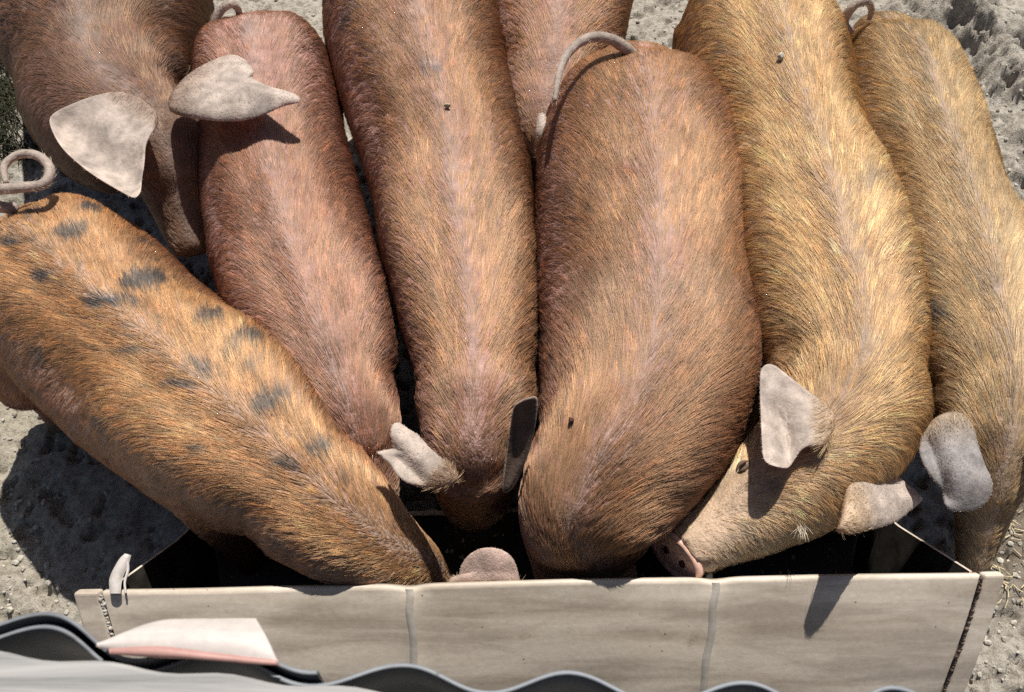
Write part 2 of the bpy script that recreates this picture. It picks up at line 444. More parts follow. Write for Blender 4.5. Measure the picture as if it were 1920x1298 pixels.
# ------------------------------------------------------------------ generic soft patches (ears, film) and tubes
def patch(Lp, Rp, th, cup=0.0, nu=18, nv=11, round_tip=0.0, ripple=0.0, seed=0, curl=0.0):
    """Soft sheet between two edge polylines (each running root to tip), with thickness."""
    A = catmull(np.array(Lp), nu); B = catmull(np.array(Rp), nu)
    t = np.linspace(0, 1, nv)
    S = A[:, None] * (1 - t)[None, :, None] + B[:, None] * t[None, :, None]
    if round_tip:
        d = S[-1] - S[-3]; 
        S[-1] += d * round_tip * np.sin(np.pi * t)[:, None]; S[-2] += d * round_tip * .55 * np.sin(np.pi * t)[:, None]
    def normals(S):
        du = np.gradient(S, axis=0); dv = np.gradient(S, axis=1); n = np.cross(du, dv)
        n /= np.linalg.norm(n, axis=2)[:, :, None] + 1e-9
        if (n[..., 2].mean()) < 0: n = -n
        return n
    n = normals(S)
    u = np.linspace(0, 1, nu)[:, None]; prof = np.sin(np.pi * t)[None] * (0.35 + .65 * np.sin(np.pi * np.clip(u * .8 + .1, 0, 1)))
    S = S + n * (cup * prof)[..., None]
    if curl: S = S + n * (curl * (np.abs(2 * t - 1) ** 3)[None] * u)[..., None]
    if ripple:
        P_ = S.reshape(-1, 3); S = S + n * (ripple * (fbm(P_, 26, 3, seed) - .5)).reshape(nu, nv)[..., None]
    n = normals(S)
    e = np.minimum(np.sin(np.pi * t)[None] ** .5 + .12, 1) * np.minimum(1, (1.12 - u) * 4) 
    tt = (th * .5 * e)[..., None]
    T_, B_ = S + n * tt, S - n * tt
    V = np.vstack([T_.reshape(-1, 3), B_.reshape(-1, 3)]); k = nu * nv
    I = np.arange(k).reshape(nu, nv); Fc = []
    for a in range(nu - 1):
        for b in range(nv - 1):
            Fc.append([I[a, b], I[a + 1, b], I[a + 1, b + 1], I[a, b + 1]])
            Fc.append([k + I[a, b], k + I[a, b + 1], k + I[a + 1, b + 1], k + I[a + 1, b]])
    ring = list(I[:, 0]) + list(I[-1, 1:]) + list(I[-2::-1, -1]) + list(I[0, -2:0:-1])
    for a in range(len(ring)):
        p, q = ring[a], ring[(a + 1) % len(ring)]
        Fc.append([p, q, k + q, k + p])
    return V, Fc

def outline_sheet(out, root, tip, th, cup=0.0, curl=0.0, creases=(), rip=0.008, seed=0, clear=None):
    """Ear flap with a rounded outline: a thick base at the root, a thin soft rim, cupped and creased."""
    O = np.array(out, float); m = len(O); n = 72; nr = 12
    t = np.linspace(0, m, n, endpoint=False); i = t.astype(int); f = (t - i)[:, None]
    g = lambda k: O[(i + k) % m]
    C2 = .5 * (2 * g(0) + (g(1) - g(-1)) * f + (2 * g(-1) - 5 * g(0) + 4 * g(1) - g(2)) * f ** 2 + (3 * g(0) - g(-1) - 3 * g(1) + g(2)) * f ** 3)
    cen = C2.mean(0); ax = np.array(tip[:2]) - np.array(root[:2]); L2 = ax @ ax
    S = np.empty((nr + 1, n, 3)); A = np.empty((nr + 1, n))
    for k in range(nr + 1):
        r = math.sin(k / nr * math.pi / 2) ** .9
        for j in range(n):
            q = cen + (C2[j] - cen) * r; a = np.clip(((q - root[:2]) @ ax) / L2, -.15, 1.15)
            z = root[2] + (tip[2] - root[2]) * a
            p = at(q[0], q[1], z)
            lift = cup * (1 - r * r) + curl * r ** 5
            for (x0, y0, x1, y1, dp, wd) in creases:
                d = np.array([x1 - x0, y1 - y0]); tt = np.clip(((q - [x0, y0]) @ d) / (d @ d), 0, 1)
                lift -= dp * math.exp(-(np.linalg.norm(q - [x0, y0] - d * tt) / wd) ** 2)
            lift += rip * (vnoise(np.array([p]), 24, seed)[0] - .5)
            v = EYE - p; v /= np.linalg.norm(v)
            p = p + (v * .6 + np.array([0, 0, .4])) * lift
            if clear is not None and a > .18:
                h_ = clear(q[0], q[1])
                if h_ is not None and depth(h_[0]) < depth(p) + .012: p = h_[0] + v * .013
            S[k, j] = p; A[k, j] = a
    for _ in range(2):                                     # relax
        S[1:-1] = .5 * S[1:-1] + .125 * (S[:-2] + S[2:]) + .125 * (np.roll(S[1:-1], 1, 1) + np.roll(S[1:-1], -1, 1))
    S[0] = S[1].mean(0)
    nn = np.cross(np.gradient(S, axis=0), np.roll(S, -1, 1) - np.roll(S, 1, 1)); nn /= np.linalg.norm(nn, axis=2)[..., None] + 1e-9
    nn[0] = nn[1].mean(0); nn *= np.sign(nn[..., 2].mean() + 1e-9)
    rr = (np.arange(nr + 1) / nr)[:, None]
    tk = th * .5 * np.clip(1.05 - rr ** 4, .12, 1) * (1 + 2.2 * np.clip(.35 - A, 0, .5) / .35)
    T_, B_ = S + nn * tk[..., None], S - nn * tk[..., None]
    V = np.vstack([T_.reshape(-1, 3), B_.reshape(-1, 3)]); k0 = (nr + 1) * n; Fc = []
    I = np.arange(k0).reshape(nr + 1, n)
    for a in range(nr):
        for b in range(n):
            c = (b + 1) % n
            Fc.append([I[a, b], I[a + 1, b], I[a + 1, c], I[a, c]]); Fc.append([k0 + I[a, b], k0 + I[a, c], k0 + I[a + 1, c], k0 + I[a + 1, b]])
    for b in range(n):
        c = (b + 1) % n; Fc.append([I[nr, b], k0 + I[nr, b], k0 + I[nr, c], I[nr, c]])
    return V, Fc

def tube(path, radii, n=48, seg=14, flat=1.0):
    C = catmull(np.array(path, float), n); r = catmull(np.array(radii, float)[:, None], n)[:, 0]
    T = np.gradient(C, axis=0); T /= np.linalg.norm(T, axis=1)[:, None]
    ref = np.array([0.31, .42, .85]); V = []
    X = np.cross(T[0], ref); X /= np.linalg.norm(X)
    for k in range(n):
        X = X - T[k] * (X @ T[k]); X /= np.linalg.norm(X); Y = np.cross(T[k], X)
        a = np.linspace(0, 2 * np.pi, seg, endpoint=False)
        V.append(C[k] + r[k] * (np.cos(a)[:, None] * X + np.sin(a)[:, None] * Y * flat))
    V = np.vstack(V + [C[:1], C[-1:]]); Fc = []
    for k in range(n - 1):
        for j in range(seg):
            Fc.append([k * seg + j, k * seg + (j + 1) % seg, (k + 1) * seg + (j + 1) % seg, (k + 1) * seg + j])
    a, b = n * seg, n * seg + 1
    for j in range(seg):
        Fc.append([a, (j + 1) % seg, j]); Fc.append([b, (n - 1) * seg + j, (n - 1) * seg + (j + 1) % seg])
    return V, Fc

def fur(name, parent, P, Nn, D, Ln, lift, curv, colr, r0, clump=0.5, per=18, K=6, seed=1, locks=False, bvh=None):
    """Bristles as hair curves: roots P, normals, lie direction D, length, lift angle, curvature of the surface below."""
    g = np.random.default_rng(seed); n = len(P)
    s = np.linspace(0, 1, K)
    pts = np.empty((n, K, 3))
    if bvh is not None:                               # lay each bristle along the real skin below it
        off = []
        for x in (.5, 1.0):
            Q = P + D * (Ln * x)[:, None]; near_ = [bvh.find_nearest(tuple(q)) for q in Q]
            cq = np.array([r_[0] for r_ in near_]); nq = np.array([r_[1] for r_ in near_])
            off.append(cq + nq * (lift * Ln * x * (1.15 - .35 * x) + .0006)[:, None])
        A0 = P - Nn * .0006; A1, A2 = off
        for k in range(K):
            x = s[k]; pts[:, k] = A0 * ((1 - x) * (1 - 2 * x)) + A1 * (4 * x * (1 - x)) + A2 * (x * (2 * x - 1))
    for k in range(K if bvh is None else 0):
        x = s[k]
        pts[:, k] = P + D * (Ln * x)[:, None] + Nn * ((lift * x - 0.35 * lift * x * x) * Ln - .5 * curv * (Ln * x) ** 2 - .0008 * (1 - x))[:, None]
    m = max(4, n // per); seeds = g.choice(n, m, replace=False)
    kd = kdtree.KDTree(m)
    for i, j in enumerate(seeds): kd.insert(P[j], i)
    kd.balance()
    near = np.array([seeds[kd.find(p)[1]] for p in P])
    if locks:                                          # bristles dry together in small locks of one tone and one lean
        tone = np.exp(g.normal(0, .27, n))[near]; warm = g.normal(0, .06, n)[near]
        colr = colr * tone[:, None] * (1 + warm[:, None] * np.array([1, 0, -1.2]))
        lean = g.normal(0, .07, (n, 3))[near]; lean -= Nn * (lean * Nn).sum(1)[:, None]
        rise = np.abs(g.normal(0, .022, n))[near]
        for k in range(1, K):
            pts[:, k] += (lean * s[k] + Nn * (rise * s[k])[:, None]) * Ln[:, None]
    for k in range(1, K):
        wt = clump * s[k] ** 1.4 * (0.4 + .6 * g.random(n))
        tgt = pts[near, k] + (P - P[near]) * .25
        pts[:, k] += (tgt - pts[:, k]) * wt[:, None]
    rad = (r0[:, None] * (1 - .88 * s[None] ** 1.5))
    cu = bpy.data.hair_curves.new(name); cu.add_curves([K] * n)
    cu.attributes['position'].data.foreach_set('vector', pts.astype(np.float32).ravel())
    ra = cu.attributes.get('radius') or cu.attributes.new('radius', 'FLOAT', 'POINT')
    ra.data.foreach_set('value', rad.astype(np.float32).ravel())
    ca = cu.attributes.new('hair_color', 'FLOAT_COLOR', 'CURVE')
    c4 = np.ones((n, 4), np.float32); c4[:, :3] = np.clip(colr, .004, .95); ca.data.foreach_set('color', c4.ravel())
    cu.materials.append(M_HAIR)
    o = link(bpy.data.objects.new(name, cu)); o.parent = parent
    o.matrix_parent_inverse = parent.matrix_world.inverted()
    return o

def surf_samples(V, Fc, n, g, wfun=None):
    tri = []
    for f in Fc:
        for k in range(1, len(f) - 1): tri.append((f[0], f[k], f[k + 1]))
    tri = np.array(tri); a, b, c = V[tri[:, 0]], V[tri[:, 1]], V[tri[:, 2]]
    cr = np.cross(b - a, c - a); ar = np.linalg.norm(cr, axis=1) * .5
    wgt = ar.copy()
    if wfun is not None: wgt = wgt * wfun((a + b + c) / 3, cr / (2 * ar[:, None] + 1e-12), tri)
    ids = g.choice(len(tri), n, p=wgt / wgt.sum())
    r1, r2 = np.sqrt(g.random(n)), g.random(n)
    bar = np.c_[1 - r1, r1 * (1 - r2), r1 * r2]
    return tri[ids], bar

def vnormals(V, Fc):
    N_ = np.zeros_like(V)
    for f in Fc:
        n = np.cross(V[f[1]] - V[f[0]], V[f[2]] - V[f[0]])
        for i in f: N_[i] += n
    return N_ / (np.linalg.norm(N_, axis=1)[:, None] + 1e-12)

# ------------------------------------------------------------------ pigs
PIG_ID = [0]
def build_pig(spec):
    PIG_ID[0] += 1; seed = PIG_ID[0] * 101; g = np.random.default_rng(seed)
    st = spec['st']                                           # (px, py, width px, z centre, up factor, down factor)
    C, W, HU, HD = [], [], [], []
    for s_ in st:
        px, py, wp, zc = s_[:4]; p = at(px, py, zc); wm = wp * depth(p) / FPX
        C.append(p); W.append(wm / 2); HU.append(wm * (s_[4] if len(s_) > 4 else .42)); HD.append(wm * (s_[5] if len(s_) > 5 else .50))
    n = 96
    data = catmull(np.c_[np.array(C), W, HU, HD], n)
    C = data[:, :3]; W, HU, HD = np.maximum(data[:, 3], .012), np.maximum(data[:, 4], .012), np.maximum(data[:, 5], .012)
    T = np.gradient(C, axis=0); T /= np.linalg.norm(T, axis=1)[:, None]
    up = np.array([0, 0, 1.0]); Sd = np.cross(T, up); Sd /= np.linalg.norm(Sd, axis=1)[:, None]; Up = np.cross(Sd, T)
    roll = np.zeros(n)
    if 'roll' in spec: roll = np.interp(np.linspace(0, len(st) - 1, n), range(len(st)), spec['roll'])
    cr, sr = np.cos(roll)[:, None], np.sin(roll)[:, None]
    Sd, Up = Sd * cr + Up * sr, Up * cr - Sd * sr
    # body rings: sloping flanks, a soft ridge on the back
    seg = 48; a = np.linspace(0, 2 * np.pi, seg, endpoint=False); ca, sa = np.cos(a), np.sin(a)
    ex = 2.1; fx = np.sign(ca) * np.abs(ca) ** (2 / ex); fz = np.sign(sa) * np.abs(sa) ** (2 / ex)
    V = []
    cap = 7
    for k in range(n):
        V.append(C[k] + fx[:, None] * W[k] * Sd[k] + (np.where(fz > 0, fz * HU[k], fz * HD[k]))[:, None] * Up[k])
    # rounded rump
    head = []
    bl = spec.get('rump', .055)
    for j in range(cap):
        q = np.cos((j + 1) / (cap + 1) * np.pi / 2 * .98); sft = -T[0] * bl * np.sin((j + 1) / (cap + 1) * np.pi / 2)
        head.insert(0, C[0] + sft + (V[0] - C[0]) * q)
    tail = []
    nb = spec.get('nose', .012)
    for j in range(3):
        q = (0.97, .86, .5)[j]; tail.append(C[-1] + T[-1] * nb * (j + 1) / 3 + (V[n - 1] - C[-1]) * q)
    rings = head + V + tail; m = len(rings); VV = np.vstack(rings)
    Fc = []
    for k in range(m - 1):
        for j in range(seg):
            Fc.append([k * seg + j, k * seg + (j + 1) % seg, (k + 1) * seg + (j + 1) % seg, (k + 1) * seg + j])
    Fc.append(list(range(seg))[::-1]); Fc.append(list(range((m - 1) * seg, m * seg)))
    Fc = [f[::-1] for f in Fc]
    pieces = [(VV, Fc)]
    # four jointed legs
    for si, kind in spec['legs']:
        k = int(round(si / (len(st) - 1) * (n - 1)))
        for sg in (-1, 1):
            hip = C[k] + Sd[k] * sg * W[k] * .52 - up * HD[k] * .15; Th = T[k] * [1, 1, 0]; Th /= np.linalg.norm(Th)
            top = hip[2]; base = np.array([hip[0], hip[1], 0]) + Sd[k] * sg * (.005 + W[k] * (spec.get('legw', .52) - .52 if kind == 'rear' else 0))
            sc = min(1.0, W[k] / .15)
            if kind == 'rear':
                path = [hip, base + up * top * .62 + Th * .025, base + up * top * .36 - Th * .045, base + up * top * .12 - Th * .012, base + up * .004]
                rad = [.085, .066, .036, .026, .031]
            else:
                path = [hip, base + up * top * .62 + Th * .0, base + up * top * .36 + Th * .012, base + up * top * .12, base + up * .004 + Th * .008]
                rad = [.075, .052, .034, .026, .030]
            pieces.append(tube(path, [r * sc for r in rad], 30, 16))
    for px, py, z, r in spec.get('lumps', []):
        pieces.append(blob(at(px, py, z), r, 5, 3))
    VV, Fc = joined(pieces)
    tmp = mesh_obj('tmp', VV, Fc, M_SKIN)
    rm = tmp.modifiers.new('r', 'REMESH'); rm.mode = 'VOXEL'; rm.voxel_size = .0085
    s2 = tmp.modifiers.new('s', 'SMOOTH'); s2.factor = .5; s2.iterations = spec.get('smooth', 9)
    dg = bpy.context.evaluated_depsgraph_get()
    me = bpy.data.meshes.new_from_object(tmp.evaluated_get(dg)); bpy.data.objects.remove(tmp)
    nv = len(me.vertices); V = np.empty(nv * 3); me.vertices.foreach_get('co', V); V = V.reshape(-1, 3)
    Nn = np.empty(nv * 3); me.vertices.foreach_get('normal', Nn); Nn = Nn.reshape(-1, 3)
    # parameters along / round the spine
    kk = np.empty(nv, int)
    for b in range(0, nv, 4000):
        kk[b:b + 4000] = np.argmin(((V[b:b + 4000, None] - C[None]) ** 2).sum(2), 1)
    # muscle and fold relief
    rel = .010 * (fbm(V, 7, 3, seed) - .5) + .005 * (fbm(V, 20, 3, seed + 3) - .5)
    hs = spec['head'] / (len(st) - 1)
    uu = kk / (n - 1)
    fold = smooth(hs - .16, hs - .03, uu) * smooth(hs + .10, hs, uu)
    ph = uu * 95 + 2.2 * fbm(V, 9, 2, seed + 9)
    rel = rel + fold * .0011 * np.sin(ph)
    G_ = lambda x, c, w_: np.exp(-((x - c) / w_) ** 2)
    lat_ = ((V - C[kk]) * Sd[kk]).sum(1); hg_ = ((V - C[kk]) * Up[kk]).sum(1); ph_r = np.arctan2(np.abs(lat_) / W[kk], hg_ / HU[kk])
    su = hs - .20; big = W[kk] / .16
    rel = rel + spec.get('relief', 1.25) * big * (.014 * G_(uu, su, .075) * G_(ph_r, .80, .40) + .012 * G_(uu, .10, .08) * G_(ph_r, .62, .34) - .008 * G_(uu, .30, .10) * G_(ph_r, 1.05, .45)
                       - .013 * G_(uu, hs - .055, .035) * smooth(.25, 1.0, ph_r) - .009 * G_(uu, su - .13, .05) * G_(ph_r, .9, .4)
                       + (.0045 * G_(ph_r, 0, .13) - .005 * G_(ph_r, .33, .14)) * smooth(.0, .12, uu) * smooth(hs + .02, hs - .08, uu))
    # skin creases behind the shoulder and round the neck
    cz = smooth(.35, .7, ph_r) * (G_(uu, su - .10, .05) + G_(uu, hs - .04, .06))
    rel = rel - .0022 * cz * np.abs(np.sin(uu * 120 + 3 * fbm(V, 7, 2, seed + 77)))
    if 'disc' in spec: rel = rel + .0022 * smooth(.84, .90, uu) * np.sin(uu * 260)
    V = V + Nn * rel[:, None]
    me.vertices.foreach_set('co', V.ravel()); me.update()
    me.vertices.foreach_get('normal', Nn2 := np.empty(nv * 3)); Nn = Nn2.reshape(-1, 3)
    Fc = [tuple(p.vertices) for p in me.polygons]
    bvh = BVHTree.FromPolygons([tuple(v) for v in V], Fc)
    def hit(px, py):
        d = Vector(ray(px, py)).normalized(); r = bvh.ray_cast(Vector(EYE), d)
        return None if r[0] is None else (np.array(r[0]), np.array(r[1]))
    Tv = T[kk]; Sv = Sd[kk]; Uv = Up[kk]
    rel_ = V - C[kk]; lat = (rel_ * Sv).sum(1); hgt = (rel_ * Uv).sum(1)
    phi = np.arctan2(np.abs(lat) / W[kk], hgt / HU[kk])          # 0 on the back ridge, pi/2 on the widest flank
    legm = smooth(.17, .11, V[:, 2]) * (uu < hs)
    # spots of slate-grey skin
    spot = np.zeros(nv)
    for (px, py, rx, ry, ang, st_) in spec.get('spots', []):
        h_ = hit(px, py)
        if h_ is None: continue
        pp, nn = h_; dpp = depth(pp)
        e1 = np.array([math.cos(R(ang)), -math.sin(R(ang)) * .9, -math.sin(R(ang)) * .45]); e1 -= nn * (e1 @ nn); e1 /= np.linalg.norm(e1); e2 = np.cross(nn, e1)
        q = V - pp; xx = q @ e1 / (1.08 * rx * dpp / FPX); yy = q @ e2 / (1.08 * ry * dpp / FPX)
        dd = np.sqrt(xx ** 2 + yy ** 2 + (q @ nn / .05) ** 2) + .9 * (fbm(V, 50, 3, seed + int(px)) - .5)
        spot = np.maximum(spot, st_ * smooth(1.15, .85, dd))
    # skin colour: pink, browner low on the flanks and dusty in patches
    n1 = fbm(V, 5, 4, seed + 1)[:, None]; n2 = fbm(V, 16, 4, seed + 2)[:, None]
    sk = np.array(spec['skin'])[None] * (.75 + .5 * n1) 
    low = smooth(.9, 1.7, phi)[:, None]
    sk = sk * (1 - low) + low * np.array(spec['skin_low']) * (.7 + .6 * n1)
    dust = np.array([.36, .31, .28]); ridge = smooth(.26, .0, phi)[:, None] * .32 * spec.get('ridge', 1) + .18 * smooth(.52, .7, n2)
    sk = sk * (1 - ridge) + dust * ridge
    face = smooth(hs + .03, hs + .25, uu)[:, None] * spec.get('face_pale', .5)
    sk = sk * (1 - face) + face * np.array(spec.get('face_skin', (.40, .30, .22)))
    sk = sk * (1 - spot[:, None]) + spot[:, None] * np.array([.055, .07, .10])
    hoof = smooth(.045, .03, V[:, 2])[:, None]; sk = sk * (1 - hoof) + hoof * np.array([.09, .07, .06])
    for (px, py, r_, col_, st_) in spec.get('dabs', []):
        h_ = hit(px, py)
        if h_ is None: continue
        k_ = st_ * smooth(1.2, .6, np.linalg.norm(V - h_[0], axis=1) / r_ + .6 * (fbm(V, 40, 3, seed + int(px)) - .5))[:, None]
        sk = sk * (1 - k_) + k_ * np.array(col_)
    root = empty('pig', (float(C[n // 2][0]), float(C[n // 2][1]), 0))
    tag(root, spec['label'], 'pig', 'pigs crowding at the feed trough')
    bpy.context.view_layer.update()
    me.name = 'body'; me.materials.clear(); me.materials.append(M_SKIN)
    me.polygons.foreach_set('use_smooth', np.full(len(me.polygons), True))
    set_col(me, 'skin_color', sk)
    body = link(bpy.data.objects.new('body', me)); wpar(body, root)
    bpy.context.view_layer.update()
    # ---- bristles
    alo, ahi = spec.get('comb', (10, 62))
    side = np.where(lat >= 0, 1.0, -1.0)
    around = np.cross(Tv, Nn) * side[:, None]
    fl = (around * (Sv * side[:, None])).sum(1); low_ = (around * Uv).sum(1)
    sgn = np.where((fl > 0) | (low_ < 0), 1.0, -1.0); sgn = np.where(low_ > .3, -1.0, sgn); around = around * sgn[:, None]
    al = R(alo) + (R(ahi) - R(alo)) * smooth(.06, 1.2, phi) + R(34) * (fbm(V, 6, 2, seed + 21) - .5) + R(26) * (fbm(V, 22, 2, seed + 22) - .5)
    ww = spec.get('whorl', 1.0)
    D = -Tv * np.cos(al)[:, None] * ww + around * np.sin(al)[:, None]
    D = D * (1 - legm[:, None]) + np.array([0, 0, -1.0]) * legm[:, None]
    D -= Nn * (D * Nn).sum(1)[:, None]; D /= np.linalg.norm(D, axis=1)[:, None] + 1e-9
    dens = np.clip(.55 + .6 * smooth(.05, .45, phi), 0, 1.4) * (.8 + .4 * n1[:, 0]) * smooth(-.75, -.2, Nn[:, 2])
    tocam = ((EYE - V) * Nn).sum(1) / np.linalg.norm(EYE - V, axis=1)
    dens = dens * smooth(-.45, -.05, tocam)
    if 'disc' in spec: dens = dens * (1 - smooth(.955, .98, uu))
    dens = dens * (1 - .6 * hoof[:, 0]) * (1 - spec.get('thin', .66) * smooth(.30, 1.0, phi) * (lat > 0))
    for (px, py, r_, k_) in spec.get('bald', []):
        h_ = hit(px, py)
        if h_ is None: continue
        dens = dens * (1 - k_ * smooth(1.2, .5, np.linalg.norm(V - h_[0], axis=1) / r_))
    tri, bar = surf_samples(V, Fc, int(spec['hairs'] * 1.3), g, lambda c, nn, t: dens[t].mean(1) + 1e-6)
    def S_(A): return (A[tri] * (bar[..., None] if A.ndim == 2 else bar)).sum(1)
    P_ = S_(V); n_ = S_(Nn); n_ /= np.linalg.norm(n_, axis=1)[:, None]
    d_ = S_(D); d_ -= n_ * (d_ * n_).sum(1)[:, None]; d_ += g.normal(0, .07, d_.shape); d_ -= n_ * (d_ * n_).sum(1)[:, None]
    d_ /= np.linalg.norm(d_, axis=1)[:, None] + 1e-9
    u_ = S_(uu); ph_ = S_(phi); sp_ = S_(spot); lg = S_(legm)
    hl = spec.get('hair_len', .044)
    Ln = hl * (1 - .55 * smooth(hs - .02, hs + .14, u_)) * (1 - .5 * lg) * g.uniform(.55, 1.2, len(P_)) * (.75 + .35 * smooth(.0, .6, ph_)) * (.7 + .3 * smooth(0, .12, u_))
    c_t, c_d, c_l = (np.array(spec[k]) for k in ('hair', 'hair_dark', 'hair_low'))
    q1 = fbm(P_, 6, 3, seed + 5)[:, None]; q2 = fbm(P_, 30, 3, seed + 6)[:, None]; rr = g.random((len(P_), 1))
    mixv = np.clip(.2 + .42 * smooth(.36, .68, q1) + .35 * (q2 - .5) + .5 * (rr - .5), 0, 1)
    hc = c_t * (1 - mixv) + c_d * mixv
    lowm = (smooth(spec.get('low0', .6), spec.get('low0', .6) + .7, ph_) * spec.get('lowmix', .85))[:, None]  # redder flank coat, with flank shade painted into the hair colour too
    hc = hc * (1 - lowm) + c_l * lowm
    hc = hc * g.uniform(.72, 1.25, (len(P_), 1))
    
    mud = (smooth(.60, .74, fbm(P_, 8, 4, seed + 71)) * .20)[:, None]; hc = hc * (1 - mud) + np.array([.27, .225, .185]) * mud
    spm = (np.clip(sp_ * 1.5, 0, .95))[:, None] * (g.random((len(P_), 1)) < .96); hc = hc * (1 - spm) + np.array([.028, .040, .062]) * spm
    fm = (smooth(hs + .05, hs + .3, u_) * spec.get('face_pale', .5))[:, None]; hc = hc * (1 - fm) + fm * np.array(spec.get('face_hair', (.50, .37, .22)))
    curv = 1 / np.maximum(.05, S_(W[kk])) * (.25 + .75 * np.abs((d_ * S_(Tv)).sum(1) < .8))
    rt = S_((lat > 0).astype(float)); lift = g.uniform(.015, .095, len(P_)) * (1 - .4 * rt)
    Ln = Ln * (1 - .38 * rt * smooth(.3, 1.1, ph_))
    r0 = spec.get('hair_r', .00025) * g.uniform(.6, 1.25, len(P_)) * (1 - .3 * fm[:, 0])
    fur('coat', body, P_, n_, d_, Ln, lift, curv, hc, r0, spec.get('clump', .6), 7, 6, seed, True, bvh)
    # ---- ears
    for e in spec.get('ears', []):
        if 'out' in e:
            pcs = [outline_sheet(e['out'], e['root'], e['tip'], e.get('th', .006), e.get('cup', .012), e.get('curl', .0), e.get('crease', ()), e.get('rip', .010), seed + len(e['out']), hit if e.get('snap', 1) else None)]
            e = dict(e); e['L'] = [e['root'], e['tip']]; e['R'] = [e['root'], e['tip']]
        dz = e.get('dz', 0); rm_ = (0, .7, 1, 1, 1, 1)
        Lp = [at(p[0], p[1], p[2] + dz * rm_[i]) for i, p in enumerate(e['L'])]; Rp = [at(p[0], p[1], p[2] + dz * rm_[i]) for i, p in enumerate(e['R'])]
        for Q, src in ((Lp, e['L']), (Rp, e['R'])):
            h_ = hit(*src[0][:2]) if e.get('snap', 1) and 'out' not in e else None
            if h_ is not None: Q[0] = h_[0] - h_[1] * .008
            for i in range(1, len(Q)):                     # keep the flap clear of the neck below it
                h_ = hit(*src[i][:2]) if e.get('snap', 1) and 'out' not in e else None
                if h_ is not None and depth(h_[0]) < depth(Q[i]) + .016: Q[i] = h_[0] + (EYE - h_[0]) / np.linalg.norm(EYE - h_[0]) * .018
        if 'out' not in e: pcs = [patch(Lp, Rp, e.get('th', .007), e.get('cup', .012), 22, 15, e.get('tip', .0), e.get('rip', .010), seed + len(e['L']), e.get('curl', 0))]
        if 'fold' in e:
            Lf, Rf = e['fold']; pcs.append(patch([at(*p) for p in Lf], [at(*p) for p in Rf], .006, .003, 16, 7, 0, .004, seed))
        Ve, Fe = joined(pcs)
        eo = mesh_obj('ear', Ve, Fe, M_EAR)
        sb = eo.modifiers.new('soft', 'SUBSURF'); sb.levels = 1; sb.render_levels = 2
        nn_ = fbm(Ve, 22, 4, seed + 40)[:, None]; n3_ = fbm(Ve, 60, 3, seed + 41)[:, None]
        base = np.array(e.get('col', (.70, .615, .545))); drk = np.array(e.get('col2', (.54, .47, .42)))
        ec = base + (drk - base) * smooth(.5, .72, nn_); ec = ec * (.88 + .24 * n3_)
        if 'rim' in e:
            kr = (np.arange(len(Ve)) % (13 * 72)) // 72; kk_ = (kr >= 11)[:, None] * 1.0; ec = ec * (1 - kk_) + kk_ * np.array(e['rim'])
        ds = smooth(.70, .78, fbm(Ve, 70, 2, seed + 44))[:, None] * .25; ec = ec * (1 - ds) + ds * np.array([.10, .085, .085])
        set_col(eo.data, 'skin_color', ec)
        def set_col2(me_, C_):
            c_ = np.ones((len(C_), 4), np.float32); c_[:, :3] = C_; me_.attributes['skin_color'].data.foreach_set('color', c_.ravel())
        wpar(eo, root); bpy.context.view_layer.update()
        Ne = vnormals(Ve, Fe)
        cen = Ve.mean(0); ax = (np.array(Lp[-1]) + Rp[-1]) / 2 - (np.array(Lp[0]) + Rp[0]) / 2; ax /= np.linalg.norm(ax)
        nh = e.get('hairs', 2600)
        if nh == 0: continue
        tri, bar = surf_samples(Ve, Fe, nh, g)
        Pe = (Ve[tri] * bar[..., None]).sum(1); ne = (Ne[tri] * bar[..., None]).sum(1); ne /= np.linalg.norm(ne, axis=1)[:, None] + 1e-9
        # faces may be wound either way: point away from the sheet's middle layer
        de = ax[None] + g.normal(0, .35, Pe.shape); de -= ne * (de * ne).sum(1)[:, None]; de /= np.linalg.norm(de, axis=1)[:, None] + 1e-9
        rootk = smooth(.3, .0, ((Pe - (np.array(Lp[0]) + Rp[0]) / 2) @ ax) / max(.03, np.linalg.norm(np.array(Lp[-1]) - Lp[0])))
        rtk = smooth(.42, -.05, ((Ve - (np.array(Lp[0]) + Rp[0]) / 2) @ ax) / max(.03, np.linalg.norm(np.array(Lp[-1]) - Lp[0])))[:, None] * .55
        set_col2(eo.data, ec * (1 - rtk) + rtk * np.array(spec['hair']) * .8)
        hce = np.array([.74, .67, .59]) * (1 - rootk[:, None]) + rootk[:, None] * (np.array(spec['hair']) * .6 + np.array([.55, .45, .33]) * .4)
        hce = hce * g.uniform(.75, 1.2, (nh, 1))
        fur('fuzz', eo, Pe, ne, de, (.0035 + .018 * rootk ** 1.5) * g.uniform(.5, 1.2, nh), np.full(nh, .35), np.zeros(nh), hce, np.full(nh, .00022), .3, 12, 4, seed + 3)
    # ---- tail
    if 'tail' in spec:
        tp = [at(*p[:3]) for p in spec['tail']]; tr = [p[3] * depth(at(*p[:3])) / FPX for p in spec['tail']]
        Vt, Ft = tube(tp, tr, 70, 14)
        to = mesh_obj('tail', Vt, Ft, M_EAR)
        tc = np.array(spec.get('tail_col', (.54, .46, .40)))[None] * (.7 + .6 * fbm(Vt, 40, 3, seed + 60)[:, None]); set_col(to.data, 'skin_color', tc)
        wpar(to, root); bpy.context.view_layer.update()
        Nt = vnormals(Vt, Ft); tri, bar = surf_samples(Vt, Ft, 900, g)
        Pt = (Vt[tri] * bar[..., None]).sum(1); nt_ = (Nt[tri] * bar[..., None]).sum(1); nt_ /= np.linalg.norm(nt_, axis=1)[:, None] + 1e-9
